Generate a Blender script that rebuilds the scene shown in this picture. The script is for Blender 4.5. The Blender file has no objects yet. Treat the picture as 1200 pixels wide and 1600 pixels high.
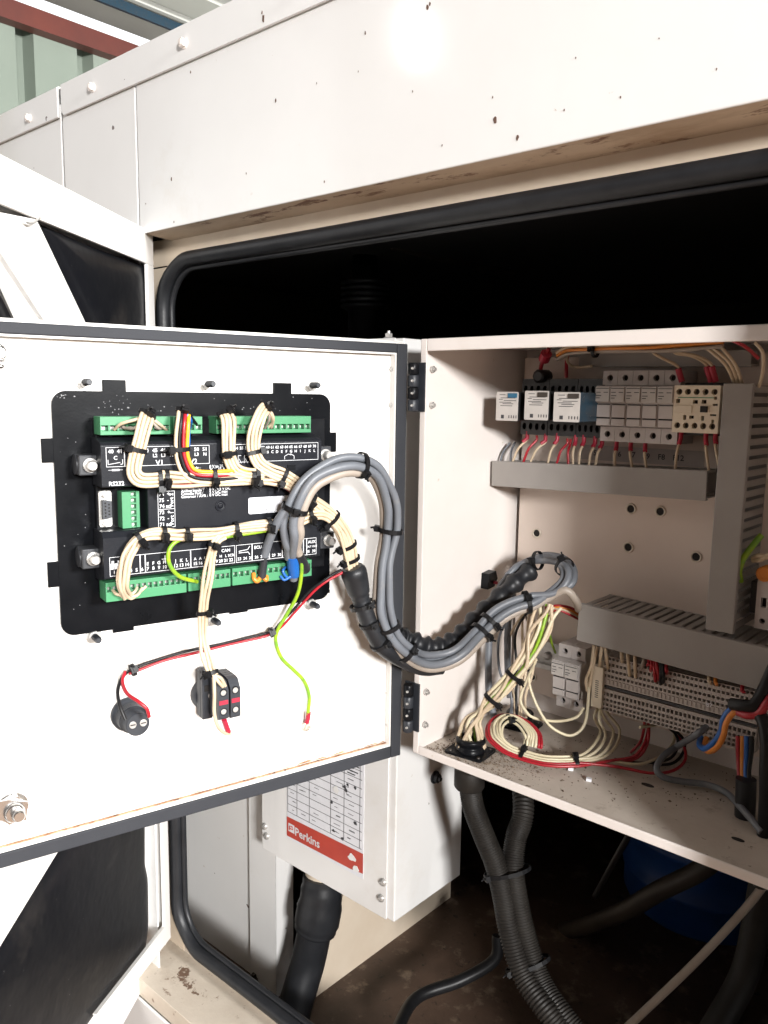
import bpy, math, random
import numpy as np
from math import radians, sin, cos, pi
from mathutils import Matrix, Vector
random.seed(7)
SC = bpy.context.scene
COL = SC.collection
V3 = lambda *a: np.array(a, float)

# ------------------------------------------------------------------ camera
FPX = 1273.0                      # focal length in pixels of the 1200 x 1600 picture
def cam_axes(yaw, pitch, roll):
    right = V3(cos(yaw), sin(yaw), 0); f0 = V3(-sin(yaw), cos(yaw), 0)
    fwd = f0*cos(pitch) + V3(0, 0, sin(pitch)); down = -(V3(0, 0, cos(pitch)) - f0*sin(pitch))
    return np.array([right*cos(roll)+down*sin(roll), -right*sin(roll)+down*cos(roll), fwd])
CR = cam_axes(radians(41.57), radians(-8.23), radians(-.82))
CP = V3(0.5532, -0.6823, 0.4020)
cam = bpy.data.cameras.new('camera'); camo = bpy.data.objects.new('camera', cam); COL.objects.link(camo)
cam.sensor_fit = 'VERTICAL'; cam.sensor_height = 24.0; cam.lens = 24.0*FPX/1600
cam.clip_start = .01; cam.clip_end = 200
m = Matrix.Identity(4)
for i in range(3):
    m[i][0] = CR[0][i]; m[i][1] = -CR[1][i]; m[i][2] = -CR[2][i]; m[i][3] = CP[i]
camo.matrix_world = m
SC.camera = camo

# ------------------------------------------------------------------ light: daylight reaching the shed through its open sides, and one added fill
W = bpy.data.worlds.new("World"); SC.world = W; W.use_nodes = True
bg = W.node_tree.nodes['Background']; bg.inputs[0].default_value = (1.0, .72, .57, 1); bg.inputs[1].default_value = .115
def area(name, loc, target, sx, sy, power, col):
    l = bpy.data.lights.new(name, 'AREA'); l.shape = 'RECTANGLE'; l.size = sx; l.size_y = sy; l.energy = power; l.color = col
    o = bpy.data.objects.new(name, l); COL.objects.link(o); o.location = loc
    o.rotation_euler = (Vector(target)-Vector(loc)).to_track_quat('-Z', 'Y').to_euler()
    o['kind'] = 'helper'
area('daylight_side_opening', (3.9, -.28, 1.42), (-.1, -.25, .2), .8, .6, 265, (1, .995, .985))
area('daylight_front_opening', (3.4, -2.05, 1.2), (.1, .05, .25), .55, .45, 235, (1, .985, .965))
area('daylight_left_gap', (-2.9, -3.65, 2.58), (.07, -.1, .71), .05, .26, 6, (1, 1, 1))
area('shed_roof_fill', (-.6, 2.6, .9), (-1.5, 1.0, 1.6), .8, .8, 48, (1, 1, 1))  # added fill lamp to brighten the shed roof and wall, no real opening
SC.view_settings.view_transform = 'Standard'; SC.view_settings.look = 'None'
SC.view_settings.exposure = 0.12; SC.view_settings.gamma = 1.0

# ------------------------------------------------------------------ frames and rays (used once, to place things on real planes)
def ray(px, py): return CR.T @ V3((px-600)/FPX, (py-800)/FPX, 1)
class Fr:
    def __init__(s, o, a, b, n): s.o, s.a, s.b, s.n = [np.array(q, float) for q in (o, a, b, n)]
    def P(s, px, py, h=0):
        r = ray(px, py); p0 = s.o+s.n*h; return CP + r*(np.dot(p0-CP, s.n)/np.dot(r, s.n))
    def at(s, px, py, h=0):
        d = s.P(px, py, h)-s.o; return float(d@s.a), float(d@s.b)
    def w(s, a, b, h=0): return s.o+s.a*a+s.b*b+s.n*h
    def M(s): return Matrix([[s.a[i], s.b[i], s.n[i]] for i in range(3)]).to_4x4()
TH = radians(75.54)
DOOR = Fr((-.014, -.0115, 0), (cos(TH), sin(TH), 0), (0, 0, 1), (sin(TH), -cos(TH), 0))
DPO = .0075
DP = Fr(DOOR.w(0, 0, -DPO), DOOR.a, DOOR.b, DOOR.n)            # inner skin of the control door
def FACE(Y): return Fr((0, Y, 0), (1, 0, 0), (0, 0, 1), (0, -1, 0))
YB = .188
BACK = FACE(YB)                                                 # mounting plate of the cabinet
WALL = Fr((.002, 0, 0), (0, 1, 0), (0, 0, 1), (1, 0, 0))        # left wall of the cabinet
def FLOOR(z): return Fr((0, 0, z), (1, 0, 0), (0, 1, 0), (0, 0, 1))
def D(px, py, h=.02): return DP.P(px, py, h)
def B(px, py, h=.02): return BACK.P(px, py, h)
def Y(px, py, y): return FACE(y).P(px, py)
def Z(px, py, z): return FLOOR(z).P(px, py)

# ------------------------------------------------------------------ mesh helpers
class MB:
    def __init__(s): s.v = []; s.f = []; s.sm = []; s.mi = []; s.cur = 0
    def add(s, vs, fs, smooth=False):
        o = len(s.v); s.v += [tuple(map(float, q)) for q in vs]
        for f in fs: s.f.append(tuple(o+i for i in f)); s.sm.append(smooth); s.mi.append(s.cur)
        return s
    def box(s, fr, a0, a1, b0, b1, h0, h1):
        vs = [fr.w(a, b, h) for h in (h0, h1) for b in (b0, b1) for a in (a0, a1)]
        return s.add(vs, [(0, 2, 3, 1), (4, 5, 7, 6), (0, 1, 5, 4), (2, 6, 7, 3), (0, 4, 6, 2), (1, 3, 7, 5)])
    def prism(s, fr, poly, h0, h1, smooth=False):
        n = len(poly)
        vs = [fr.w(a, b, h0) for a, b in poly]+[fr.w(a, b, h1) for a, b in poly]
        s.add(vs, [tuple(range(n-1, -1, -1)), tuple(range(n, 2*n))])
        return s.add(vs, [(i, (i+1) % n, n+(i+1) % n, n+i) for i in range(n)], smooth)
    def lathe(s, fr, a, b, prof, n=20, smooth=True, cap=True):
        """prof: list of (radius, h) around the axis along fr.n through (a, b)"""
        vs = []
        for r, h in prof:
            for k in range(n):
                t = 2*pi*k/n; vs.append(fr.w(a+r*cos(t), b+r*sin(t), h))
        fs = []
        for j in range(len(prof)-1):
            for k in range(n):
                k2 = (k+1) % n; fs.append((j*n+k, j*n+k2, (j+1)*n+k2, (j+1)*n+k))
        s.add(vs, fs, smooth)
        if cap:
            s.add(vs[-n:], [tuple(range(n))]); s.add(vs[:n], [tuple(range(n-1, -1, -1))])
        return s
    def hexnut(s, fr, a, b, r, h0, h1, rot=.2):
        return s.prism(fr, [(a+r*cos(rot+k*pi/3), b+r*sin(rot+k*pi/3)) for k in range(6)], h0, h1)
    def tube(s, pts, r, n=8, cap=True, ref=None, flat=1.0):
        pts = [np.array(p, float) for p in pts]; N = len(pts); vs = []
        T = []
        for i in range(N):
            t = pts[min(i+1, N-1)]-pts[max(i-1, 0)]; L = np.linalg.norm(t); T.append(t/L if L > 1e-9 else V3(0, 0, 1))
        u = np.array(ref, float) if ref is not None else (V3(0, 0, 1) if abs(T[0][2]) < .9 else V3(1, 0, 0))
        for i in range(N):
            if ref is not None: u = np.array(ref, float)
            u = u-T[i]*np.dot(u, T[i]); L = np.linalg.norm(u)
            if L < 1e-6: u = np.cross(T[i], V3(.3, .5, .8)); L = np.linalg.norm(u)
            u = u/L; w = np.cross(T[i], u)
            rr = r[i] if hasattr(r, '__len__') else r
            for k in range(n):
                q = 2*pi*k/n; vs.append(pts[i]+u*rr*cos(q)*flat+w*rr*sin(q))
        fs = [(i*n+k, i*n+(k+1) % n, (i+1)*n+(k+1) % n, (i+1)*n+k) for i in range(N-1) for k in range(n)]
        s.add(vs, fs, True)
        if cap: s.add(vs[:n], [tuple(range(n-1, -1, -1))]); s.add(vs[-n:], [tuple(range(n))])
        return s
    def pockets(s, fr, a0, a1, b0, b1, h, holes, depth, nseg=8, dark=0):
        """a face at height h with recessed holes; holes: (a, b, w, hh, kind) centre/size, kind 'r' or 'c'.
        The face is laid out as a grid of cells, one hole in the middle of its cell."""
        xs = sorted(set([a0, a1]+[round(q[0]-q[2]/2, 6) for q in holes]+[round(q[0]+q[2]/2, 6) for q in holes]))
        ys = sorted(set([b0, b1]+[round(q[1]-q[3]/2, 6) for q in holes]+[round(q[1]+q[3]/2, 6) for q in holes]))
        hs = [(round(q[0]-q[2]/2, 6), round(q[0]+q[2]/2, 6), round(q[1]-q[3]/2, 6), round(q[1]+q[3]/2, 6)) for q in holes]
        for i in range(len(xs)-1):
            for j in range(len(ys)-1):
                mx, my = (xs[i]+xs[i+1])/2, (ys[j]+ys[j+1])/2
                if any(q[0] < mx < q[1] and q[2] < my < q[3] for q in hs): continue
                s.add([fr.w(xs[i], ys[j], h), fr.w(xs[i+1], ys[j], h), fr.w(xs[i+1], ys[j+1], h), fr.w(xs[i], ys[j+1], h)], [(0, 1, 2, 3)])
        for (a, b, w, hh, kind), q in zip(holes, hs):
            if kind == 'c':
                n = nseg
                ci = [(a+w*.46*cos(2*pi*k/n), b+hh*.46*sin(2*pi*k/n)) for k in range(n)]
                sq = []
                for k in range(n):
                    cx, cy = cos(2*pi*k/n), sin(2*pi*k/n); mm = max(abs(cx), abs(cy))
                    sq.append((a+w/2*cx/mm, b+hh/2*cy/mm))
                vs = [fr.w(x, y, h) for x, y in sq]+[fr.w(x, y, h) for x, y in ci]+[fr.w(x, y, h-depth) for x, y in ci]
                fs = [(k, (k+1) % n, n+(k+1) % n, n+k) for k in range(n)]+[(n+k, n+(k+1) % n, 2*n+(k+1) % n, 2*n+k) for k in range(n)]
                s.add(vs, fs); s.cur = dark; s.add(vs[2*n:], [tuple(range(n))]); s.cur = 0  # hole floor gets the dark material, which paints shade into the recess
            else:
                c = [(q[0], q[2]), (q[1], q[2]), (q[1], q[3]), (q[0], q[3])]
                vs = [fr.w(x, y, h) for x, y in c]+[fr.w(x, y, h-depth) for x, y in c]
                s.add(vs, [(k, (k+1) % 4, 4+(k+1) % 4, 4+k) for k in range(4)]); s.cur = dark; s.add(vs[4:], [(0, 1, 2, 3)]); s.cur = 0
        return s
    def mesh(s, name, mat):
        me = bpy.data.meshes.new(name)
        me.from_pydata(s.v, [], s.f); me.polygons.foreach_set('use_smooth', s.sm); me.polygons.foreach_set('material_index', s.mi)
        for mm in (mat if isinstance(mat, list) else [mat]): me.materials.append(mm)
        me.update(); return me
    def build(s, name, mat, parent=None, bevel=0, label=None, kind=None, origin=None):
        off = np.array(ROOTLOC.get(parent.name, (0, 0, 0))) if parent else np.zeros(3)
        s2 = MB(); s2.v = [tuple(np.array(q)-off) for q in s.v]; s2.f = s.f; s2.sm = s.sm; s2.mi = s.mi
        me = s2.mesh(name, mat)
        o = bpy.data.objects.new(name, me); COL.objects.link(o)
        if parent: o.parent = parent
        ROOTLOC[o.name] = tuple(off)
        if bevel:
            bm = o.modifiers.new('bevel', 'BEVEL'); bm.width = bevel; bm.segments = 2; bm.limit_method = 'ANGLE'; bm.angle_limit = radians(50)
        if label: o['label'] = label
        if kind: o['kind'] = kind
        return o
ROOTLOC = {}
def thing(name, loc, label, cat, group=None):
    o = bpy.data.objects.new(name, None); COL.objects.link(o); o.location = tuple(map(float, loc)); o.empty_display_size = .02
    o['label'] = label; o['category'] = cat
    if group: o['group'] = group
    ROOTLOC[o.name] = tuple(map(float, loc)); return o
def piece(name, me, parent, pos, fr=None, bevel=0):
    """another object on shared mesh data, put at a world position under its parent"""
    o = bpy.data.objects.new(name, me); COL.objects.link(o); o.parent = parent
    off = np.array(ROOTLOC.get(parent.name, (0, 0, 0))) if parent else np.zeros(3)
    mm = fr.M() if fr else Matrix.Identity(4); mm.translation = Vector(np.array(pos)-off); o.matrix_local = mm
    if bevel:
        bm = o.modifiers.new('bevel', 'BEVEL'); bm.width = bevel; bm.segments = 2; bm.limit_method = 'ANGLE'
    ROOTLOC[o.name] = tuple(pos)
    return o
LOC = Fr((0, 0, 0), (1, 0, 0), (0, 1, 0), (0, 0, 1))
def spline(pts, k=7):
    pts = [np.array(p, float) for p in pts]; q = [2*pts[0]-pts[1]]+pts+[2*pts[-1]-pts[-2]]; out = []
    for i in range(1, len(q)-2):
        p0, p1, p2, p3 = q[i-1:i+3]
        for j in range(k):
            t = j/k
            out.append(.5*((2*p1)+(-p0+p2)*t+(2*p0-5*p1+4*p2-p3)*t*t+(-p0+3*p1-3*p2+p3)*t**3))
    out.append(pts[-1]); return out
def offset_path(path, ox, oy, ref, wav=0, seed=0):
    rnd = random.Random(seed); ph = [rnd.uniform(0, 6.28) for _ in range(4)]; out = []
    N = len(path)
    for i, p in enumerate(path):
        t = path[min(i+1, N-1)]-path[max(i-1, 0)]; t = t/np.linalg.norm(t)
        n = np.array(ref if not callable(ref) else ref(i/(N-1)), float); n = n-t*np.dot(n, t); n /= np.linalg.norm(n); s = np.cross(t, n)
        x = ox+wav*sin(i*.23+ph[0])+wav*.5*sin(i*.51+ph[1]); y = oy+wav*sin(i*.19+ph[2])
        out.append(p+s*x+n*y)
    return out
def text_into(mb, fr, txt, a, b, h, size, align='CENTER', sx=1, rot=0, up=0.0):
    key = txt
    if key not in _TXT:
        cu = bpy.data.curves.new('t', 'FONT'); cu.body = txt; cu.size = 1; cu.resolution_u = 2; cu.align_x = 'CENTER'; cu.align_y = 'CENTER'; cu.offset = .02
        ob = bpy.data.objects.new('t', cu); me = bpy.data.meshes.new_from_object(ob)
        vs = [(v.co.x, v.co.y) for v in me.vertices]; fs = [tuple(p.vertices) for p in me.polygons]
        w = max([x for x, _ in vs])-min([x for x, _ in vs]) if vs else 0
        _TXT[key] = (vs, fs, w); bpy.data.objects.remove(ob); bpy.data.curves.remove(cu); bpy.data.meshes.remove(me)
    vs, fs, w = _TXT[key]
    dx = 0 if align == 'CENTER' else w/2*size*sx
    c, s = cos(rot), sin(rot)
    mb.add([fr.w(a+dx*c+(x*size*sx*c-y*size*s), b+dx*s+(x*size*sx*s+y*size*c), h) for x, y in vs], fs)
_TXT = {}

# ------------------------------------------------------------------ materials (all procedural)
def srgb(r, g, b):
    f = lambda x: (x/255/12.92) if x <= 10 else ((x/255+.055)/1.055)**2.4
    return (f(r), f(g), f(b))
def pm(name, c1, c2=None, scale=30, rough=.45, metal=0, bump=0, bscale=300, amt=.5, spec=.5, chips=None, stain=None, coat=0, stretch=None):
    """two-tone noise paint with optional chips (sparse small spots) and stains (large noise patches of another colour)"""
    m = bpy.data.materials.new(name); m.use_nodes = True; nt = m.node_tree; N = nt.nodes; L = nt.links
    bs = N['Principled BSDF']; bs.inputs['Metallic'].default_value = metal
    bs.inputs['Specular IOR Level'].default_value = spec
    if coat: bs.inputs['Coat Weight'].default_value = coat; bs.inputs['Coat Roughness'].default_value = .09
    tc = N.new('ShaderNodeNewGeometry'); co = tc.outputs['Position']
    if stretch:
        mp = N.new('ShaderNodeMapping'); mp.inputs['Scale'].default_value = stretch; L.new(co, mp.inputs[0]); co = mp.outputs[0]
    def noise(sc, det=4, rg=.6):
        n = N.new('ShaderNodeTexNoise'); n.inputs['Scale'].default_value = sc; n.inputs['Detail'].default_value = det; n.inputs['Roughness'].default_value = rg
        L.new(co, n.inputs['Vector']); return n.outputs[0]
    def ramp(src, lo, hi):
        r = N.new('ShaderNodeMapRange'); r.inputs[1].default_value = lo; r.inputs[2].default_value = hi; L.new(src, r.inputs[0]); return r.outputs[0]
    def mix(f, a, b):
        x = N.new('ShaderNodeMix'); x.data_type = 'RGBA'; L.new(f, x.inputs[0])
        for k, q in ((6, a), (7, b)):
            if isinstance(q, tuple): x.inputs[k].default_value = (*q, 1)
            else: L.new(q, x.inputs[k])
        return x.outputs[2]
    c2 = c2 or tuple(q*.82 for q in c1)
    nz = noise(scale); col = mix(ramp(nz, .5-amt*.5, .5+amt*.5), c1, c2)
    rgh = ramp(nz, .3, .7)
    mr = N.new('ShaderNodeMapRange'); mr.inputs[3].default_value = max(.02, rough-.07); mr.inputs[4].default_value = min(1, rough+.07); L.new(nz, mr.inputs[0])
    if stain:
        for (sc, lo, hi, sco) in stain:
            col = mix(ramp(noise(sc, 6, .7), lo, hi), col, sco)
    if chips:
        sc, rad, gate, cco = chips
        v = N.new('ShaderNodeTexVoronoi'); v.inputs['Scale'].default_value = sc; L.new(co, v.inputs['Vector'])
        g = N.new('ShaderNodeMath'); g.operation = 'LESS_THAN'; L.new(v.outputs['Distance'], g.inputs[0])
        # spot radius differs from cell to cell, most cells have none
        sep = N.new('ShaderNodeSeparateColor'); L.new(v.outputs['Color'], sep.inputs[0])
        rr = N.new('ShaderNodeMapRange'); rr.inputs[1].default_value = gate; rr.inputs[2].default_value = 1; rr.inputs[4].default_value = rad; L.new(sep.outputs[0], rr.inputs[0])
        nn = noise(sc*6, 2); mu = N.new('ShaderNodeMath'); mu.operation = 'MULTIPLY'; L.new(rr.outputs[0], mu.inputs[0]); L.new(ramp(nn, .25, .6), mu.inputs[1]); L.new(mu.outputs[0], g.inputs[1])
        col = mix(g.outputs[0], col, cco)
    L.new(col, bs.inputs['Base Color']); L.new(mr.outputs[0], bs.inputs['Roughness'])
    if bump:
        bp = N.new('ShaderNodeBump'); bp.inputs['Strength'].default_value = bump; bp.inputs['Distance'].default_value = .002
        L.new(noise(bscale, 3), bp.inputs['Height']); L.new(bp.outputs[0], bs.inputs['Normal'])
    return m
RUST = (.13, .05, .025)
M = dict(
 paint=pm('white_paint', (.80, .795, .785), (.765, .76, .75), 9, .48, bump=.22, bscale=7, chips=(24, .12, .66, (.10, .06, .05)), stain=[(5, .62, .95, (.66, .62, .56)), (40, .70, .74, (.5, .42, .34))], coat=.6),
 cab=pm('cabinet_paint', (.80, .745, .712), (.755, .70, .66), 14, .42, bump=.06, bscale=400, chips=(30, .07, .7, (.2, .12, .08)), coat=.1, stain=[(7, .56, .9, (.70, .62, .55)), (60, .68, .73, (.60, .52, .44))]),
 plate=pm('mounting_plate_paint', (.77, .665, .59), (.70, .59, .515), 10, .45, bump=.06, bscale=400, chips=(30, .05, .85, (.2, .12, .08))),
 doorp=pm('door_paint', (.80, .78, .755), (.74, .72, .69), 12, .42, bump=.05, bscale=400, chips=(22, .04, .86, (.2, .12, .08))),
 trim=pm('shade_tinted_white', (.72, .62, .50), (.64, .53, .41), 12, .45, bump=.05, chips=(18, .1, .75, (.10, .05, .03))),  # white paint around the doorway, its warm shade mixed into the colour
 soffit=pm('stained_paint', (.66, .54, .42), (.50, .38, .27), 22, .5, bump=.12, bscale=160, stretch=(.35, 1, 1), stain=[(40, .57, .62, (.16, .07, .04)), (14, .48, .7, (.36, .24, .15))]),
 rustlip=pm('rusty_paint', (.62, .44, .28), (.36, .18, .08), 60, .65, bump=.3, bscale=300, stain=[(70, .45, .6, (.24, .10, .04)), (160, .56, .62, (.08, .03, .018))]),
 dirty=pm('dirty_floor_paint', (.58, .52, .46), (.45, .39, .335), 16, .62, bump=.15, bscale=220, stain=[(24, .58, .75, (.25, .20, .15)), (90, .62, .70, (.12, .09, .06))]),
 sill=pm('sill_paint', (.62, .55, .46), (.5, .43, .35), 14, .6, bump=.2, bscale=200, stain=[(8, .58, .75, (.42, .34, .27)), (17, .60, .63, (.15, .09, .06)), (60, .60, .68, (.2, .13, .09))]),
 rubber=pm('black_rubber', (.010, .011, .013), (.020, .021, .024), 40, .42, bump=.08, bscale=300, spec=.35),
 gasket=pm('foam_gasket', (.018, .020, .026), (.025, .027, .033), 60, .75, bump=.15, bscale=900, chips=(60, .06, .9, (.2, .2, .2))),
 foam=pm('insulation_foam', (.004, .0045, .0065), (.009, .009, .010), 12, .40, bump=.9, bscale=16, spec=.22, stain=[(9, .58, .9, (.035, .031, .028)), (140, .67, .71, (.12, .115, .115))]),
 black=pm('black_plastic', (.005, .0055, .007), (.010, .0105, .012), 50, .32, bump=.03, bscale=500, spec=.14),
 bezel=pm('black_powder_coat', (.0025, .003, .004), (.005, .0055, .007), 30, .30, bump=.03, bscale=500, chips=(42, .09, .8, (.35, .35, .36)), stain=[(12, .6, .85, (.010, .011, .015))], spec=.12),
 dark=pm('dark_housing', (.0085, .0095, .013), (.0135, .0145, .018), 30, .38, bump=.08, bscale=900, spec=.16),
 clip=pm('grey_plastic', (.022, .024, .029), (.032, .034, .039), 40, .4),
 blkgrey=pm('charcoal_plastic', (.020, .023, .030), (.032, .036, .043), 60, .45, bump=.05),
 tie=pm('tie_nylon', (.006, .006, .007), (.012, .012, .013), 80, .4, spec=.2),
 print=pm('white_print', (.72, .73, .75), (.60, .61, .63), 200, .6),
 inkd=pm('dark_print', (.03, .03, .035), (.06, .06, .065), 200, .6),
 paper=pm('label_paper', (.78, .79, .83), (.70, .71, .75), 30, .5),
 cream=pm('cream_insulation', (.60, .49, .35), (.48, .37, .25), 50, .42, bump=.05, stain=[(22, .62, .85, (.45, .34, .22))]),
 cream2=pm('ivory_insulation', (.68, .61, .44), (.57, .50, .34), 50, .42, stain=[(22, .62, .85, (.42, .34, .22))]),
 red=pm('red_insulation', (.40, .012, .024), (.30, .012, .02), 50, .35),
 yellow=pm('yellow_insulation', (.78, .42, .02), (.70, .36, .02), 50, .35),
 blue=pm('blue_insulation', (.015, .12, .42), (.012, .09, .34), 50, .35),
 orange=pm('orange_insulation', (.70, .24, .03), (.6, .2, .03), 50, .38),
 blackw=pm('black_insulation', (.008, .008, .009), (.014, .014, .015), 50, .4, spec=.25),
 gy=pm('green_yellow_insulation', (.30, .46, .02), (.16, .34, .03), 70, .38, amt=.2),
 grey=pm('grey_cable_jacket', (.155, .168, .190), (.115, .123, .138), 25, .42, bump=.05, stain=[(30, .58, .85, (.25, .23, .205)), (120, .64, .70, (.10, .10, .105))]),
 greyb=pm('beige_cable_jacket', (.36, .31, .265), (.28, .235, .195), 25, .45, stain=[(30, .6, .75, (.25, .2, .16))]),
 green=pm('green_plastic', (.060, .25, .118), (.05, .21, .095), 40, .38, bump=.03),
 duct=pm('duct_grey', (.31, .29, .27), (.27, .25, .235), 20, .42, bump=.03, stain=[(9, .6, .9, (.24, .21, .19))]),
 steel=pm('zinc_steel', (.60, .59, .57), (.46, .45, .43), 60, .34, metal=.6, bump=.08),
 chrome=pm('plated_steel', (.62, .61, .60), (.48, .47, .46), 40, .22, metal=.95),
 brass=pm('insert_metal', (.80, .72, .62), (.6, .52, .43), 60, .3, metal=.2),
 module=pm('light_grey_plastic', (.54, .50, .485), (.48, .445, .43), 25, .42),
 mcream=pm('cream_plastic', (.76, .68, .54), (.70, .61, .48), 25, .42),
 blot=pm('socket_black', (.010, .010, .011), (.020, .020, .021), 60, .4, bump=.1),
 relay=pm('relay_label', (.54, .51, .485), (.46, .435, .41), 60, .45),
 cyan=pm('blue_plastic', (.015, .12, .22), (.012, .09, .17), 50, .3),
 bluecase=pm('blue_tinted_case', (.012, .045, .075), (.03, .04, .05), 90, .25),
 rustchip=pm('bare_rusted_spot', (.085, .05, .04), (.15, .085, .06), 400, .8),
 clip2=pm('grey_dust', (.30, .30, .31), (.18, .18, .19), 300, .8),
 termb=pm('terminal_grey', (.53, .475, .44), (.46, .41, .38), 50, .45),
 redmark=pm('red_plastic', (.42, .02, .05), (.34, .02, .04), 50, .4),
 perk=pm('red_label_print', (.52, .055, .03), (.44, .045, .03), 40, .45),
 conduit=pm('conduit_black', (.010, .0085, .0075), (.022, .019, .016), 40, .55, bump=.1, spec=.3),
 drum=pm('blue_drum_plastic', (.015, .085, .34), (.012, .06, .24), 10, .45, bump=.05),
 brownfl=pm('oily_floor', (.105, .064, .044), (.045, .028, .019), 9, .6, bump=.5, bscale=60, stain=[(20, .55, .68, (.19, .14, .10)), (60, .6, .68, (.012, .010, .008))]),
 dirt=pm('dirt_crumbs', (.20, .145, .10), (.075, .055, .04), 300, .9),
 shedw=pm('green_sheet', (.22, .255, .215), (.18, .215, .18), 3, .5, bump=.05, stain=[(2.5, .55, .8, (.16, .185, .16))]),
 shedr=pm('roof_sheet', (.52, .52, .48), (.42, .42, .38), 4, .45, bump=.05, stain=[(3, .55, .8, (.36, .34, .30))]),
 beam=pm('red_oxide_steel', (.125, .028, .019), (.085, .02, .015), 8, .5, bump=.1),
 ground=pm('earth', (.27, .18, .12), (.21, .135, .09), 3, .9, bump=.3, bscale=20),
 inner=pm('black_lining_and_hole_shade', (.010, .009, .009), (.02, .017, .015), 6, .8, bump=.3, bscale=40),  # black lining of the canopy; in holes and gaps it stands in for shade
 drab=pm('worn_steel', (.055, .042, .032), (.03, .024, .02), 20, .5),
)
def emit(name, col, s):
    m = bpy.data.materials.new(name); m.use_nodes = True; b = m.node_tree.nodes['Principled BSDF']
    b.inputs['Base Color'].default_value = (0, 0, 0, 1); b.inputs['Emission Color'].default_value = (*col, 1); b.inputs['Emission Strength'].default_value = s
    return m
M['sky'] = emit('sky_light', (.96, .98, 1.0), 1.35)

# ================================================================== the setting
g = MB().box(LOC, -30, 30, -30, 30, -1.25, -1.2).build('ground', M['ground'], kind='structure')
# daylight beyond the shed eave
sk = MB(); n = 24
for j in range(7):
    for k in range(n):
        def q(kk, jj):
            t = 2*pi*kk/n; e = -.05+jj*(pi/2+.05)/7; return (28*cos(e)*cos(t), 28*cos(e)*sin(t), 28*sin(e)-1.2)
        if 8 <= k <= 14 and j <= 2: sk.add([q(k, j), q(k, j+1), q(k+1, j+1), q(k+1, j)], [(0, 1, 2, 3)], True)
sk.build('sky', M['sky'], kind='structure')

# --- shed: green sheet wall, red beam, corrugated roof. All run along Y, to the left of the generator
XS = -1.75
def at_x(px, py, x): r = ray(px, py); return CP + r*((x-CP[0])/r[0])
zb0 = at_x(0, 32, XS)[2]; zb1 = at_x(0, 3, XS)[2]
t = thing('shed_wall', (XS, 1.2, -1.2), 'green ribbed sheet wall of the shed behind the generator canopy', 'wall')
y = -.6
prof = []
while y < 6.5:
    prof += [(y, 0), (y+.125, 0), (y+.135, -.045), (y+.165, -.045), (y+.175, 0)]; y += .175
WF = Fr((XS, 0, 0), (0, 1, 0), (0, 0, 1), (1, 0, 0))
mb = MB()
for (y0, h0), (y1, h1) in zip(prof, prof[1:]):
    if y1-y0 < 1e-6: continue
    mb.add([WF.w(y0, -1.2, h0), WF.w(y1, -1.2, h1), WF.w(y1, zb0+.03, h1), WF.w(y0, zb0+.03, h0)], [(0, 1, 2, 3)])
mb.build('wall_sheet', M['shedw'], t)
t = thing('steel_beam', (XS+.05, 1.2, zb0), 'red oxide painted steel beam along the top of the green sheet wall', 'beam')
mb = MB().box(WF, -.6, 6.5, zb0-.005, zb1, .03, .04).box(WF, -.6, 6.5, zb1-.008, zb1, -.02, .03).box(WF, -.6, 6.5, zb0-.005, zb0+.004, .0, .03)
mb.build('beam_section', M['beam'], t)
t = thing('shed_roof', (XS, 1.2, zb1+.1), 'ribbed metal roof sheets of the shed above the red beam', 'roof')
zr = zb1+.062
def roofz(x): return zr+(x-XS)*.11
mb = MB(); xs = XS-.03; k = 0
while xs < 1.2:
    seq = [(xs, 0), (xs+.10, 0), (xs+.11, .03), (xs+.135, .03), (xs+.145, 0), (xs+.16, 0), (xs+.165, .012), (xs+.185, .012), (xs+.19, 0)]
    for (x0, d0), (x1, d1) in zip(seq, seq[1:]):
        mb.add([(x0, -.6, roofz(x0)+d0), (x1, -.6, roofz(x1)+d1), (x1, 6.5, roofz(x1)+d1), (x0, 6.5, roofz(x0)+d0)], [(0, 1, 2, 3)])
    xs += .19
mb.build('roof_sheet', M['shedr'], t)
rr0 = ray(238, 18); kk = (zr-XS*.11+CP[0]*.11-CP[2])/(rr0[2]-.11*rr0[0]); xp = CP[0]+kk*rr0[0]
pl = MB().box(LOC, xp-.005, xp+.005, -.6, 6.5, roofz(xp)-.03, roofz(xp)-.004)
pl.build('roof_pipe', M['bluecase'], t, label='blue pipe under the roof sheets')

# ================================================================== generator canopy
can = thing('generator_canopy', (-.3, -.1, -1.1), 'white painted steel generator canopy with rounded doorway opening and black rubber seal', 'generator')
YF = -.105; FF = FACE(YF); YQ = -.06; FQ = FACE(YQ)
XA = FF.at(213, 200)[0]; XB_ = FF.at(95, 160)[0]; ZB = .5930; ZT = .7635; ZC = .804
# fascia over the doorway (folded sheet: face and soffit)
MB().box(FF, XA+.0016, 1.75, ZB, ZT+.02, -.0025, 0).build('fascia_panel', M['paint'], can, bevel=.0022)
MB().add([FF.w(XA+.003, ZB+.0012, -.0025), FF.w(1.75, ZB+.0012, -.0025), FF.w(1.75, ZB-.0015, -.0455), FF.w(XA+.003, ZB-.0015, -.0455),
          FF.w(XA+.003, ZB+.003, -.0025), FF.w(1.75, ZB+.003, -.0025), FF.w(1.75, ZB+.001, -.0455), FF.w(XA+.003, ZB+.001, -.0455)],
         [(0, 1, 2, 3), (4, 7, 6, 5), (0, 4, 5, 1), (3, 2, 6, 7)]).build('soffit', M['soffit'], can)
MB().box(FF, XB_+.0025, XA-.0016, -1.1, ZT+.02, -.0025, 0).build('side_panel', M['paint'], can, bevel=.002)
MB().box(FF, -2.6, XB_-.0025, -1.1, ZT+.02, -.0025, 0).build('side_panel', M['paint'], can, bevel=.002)
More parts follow.
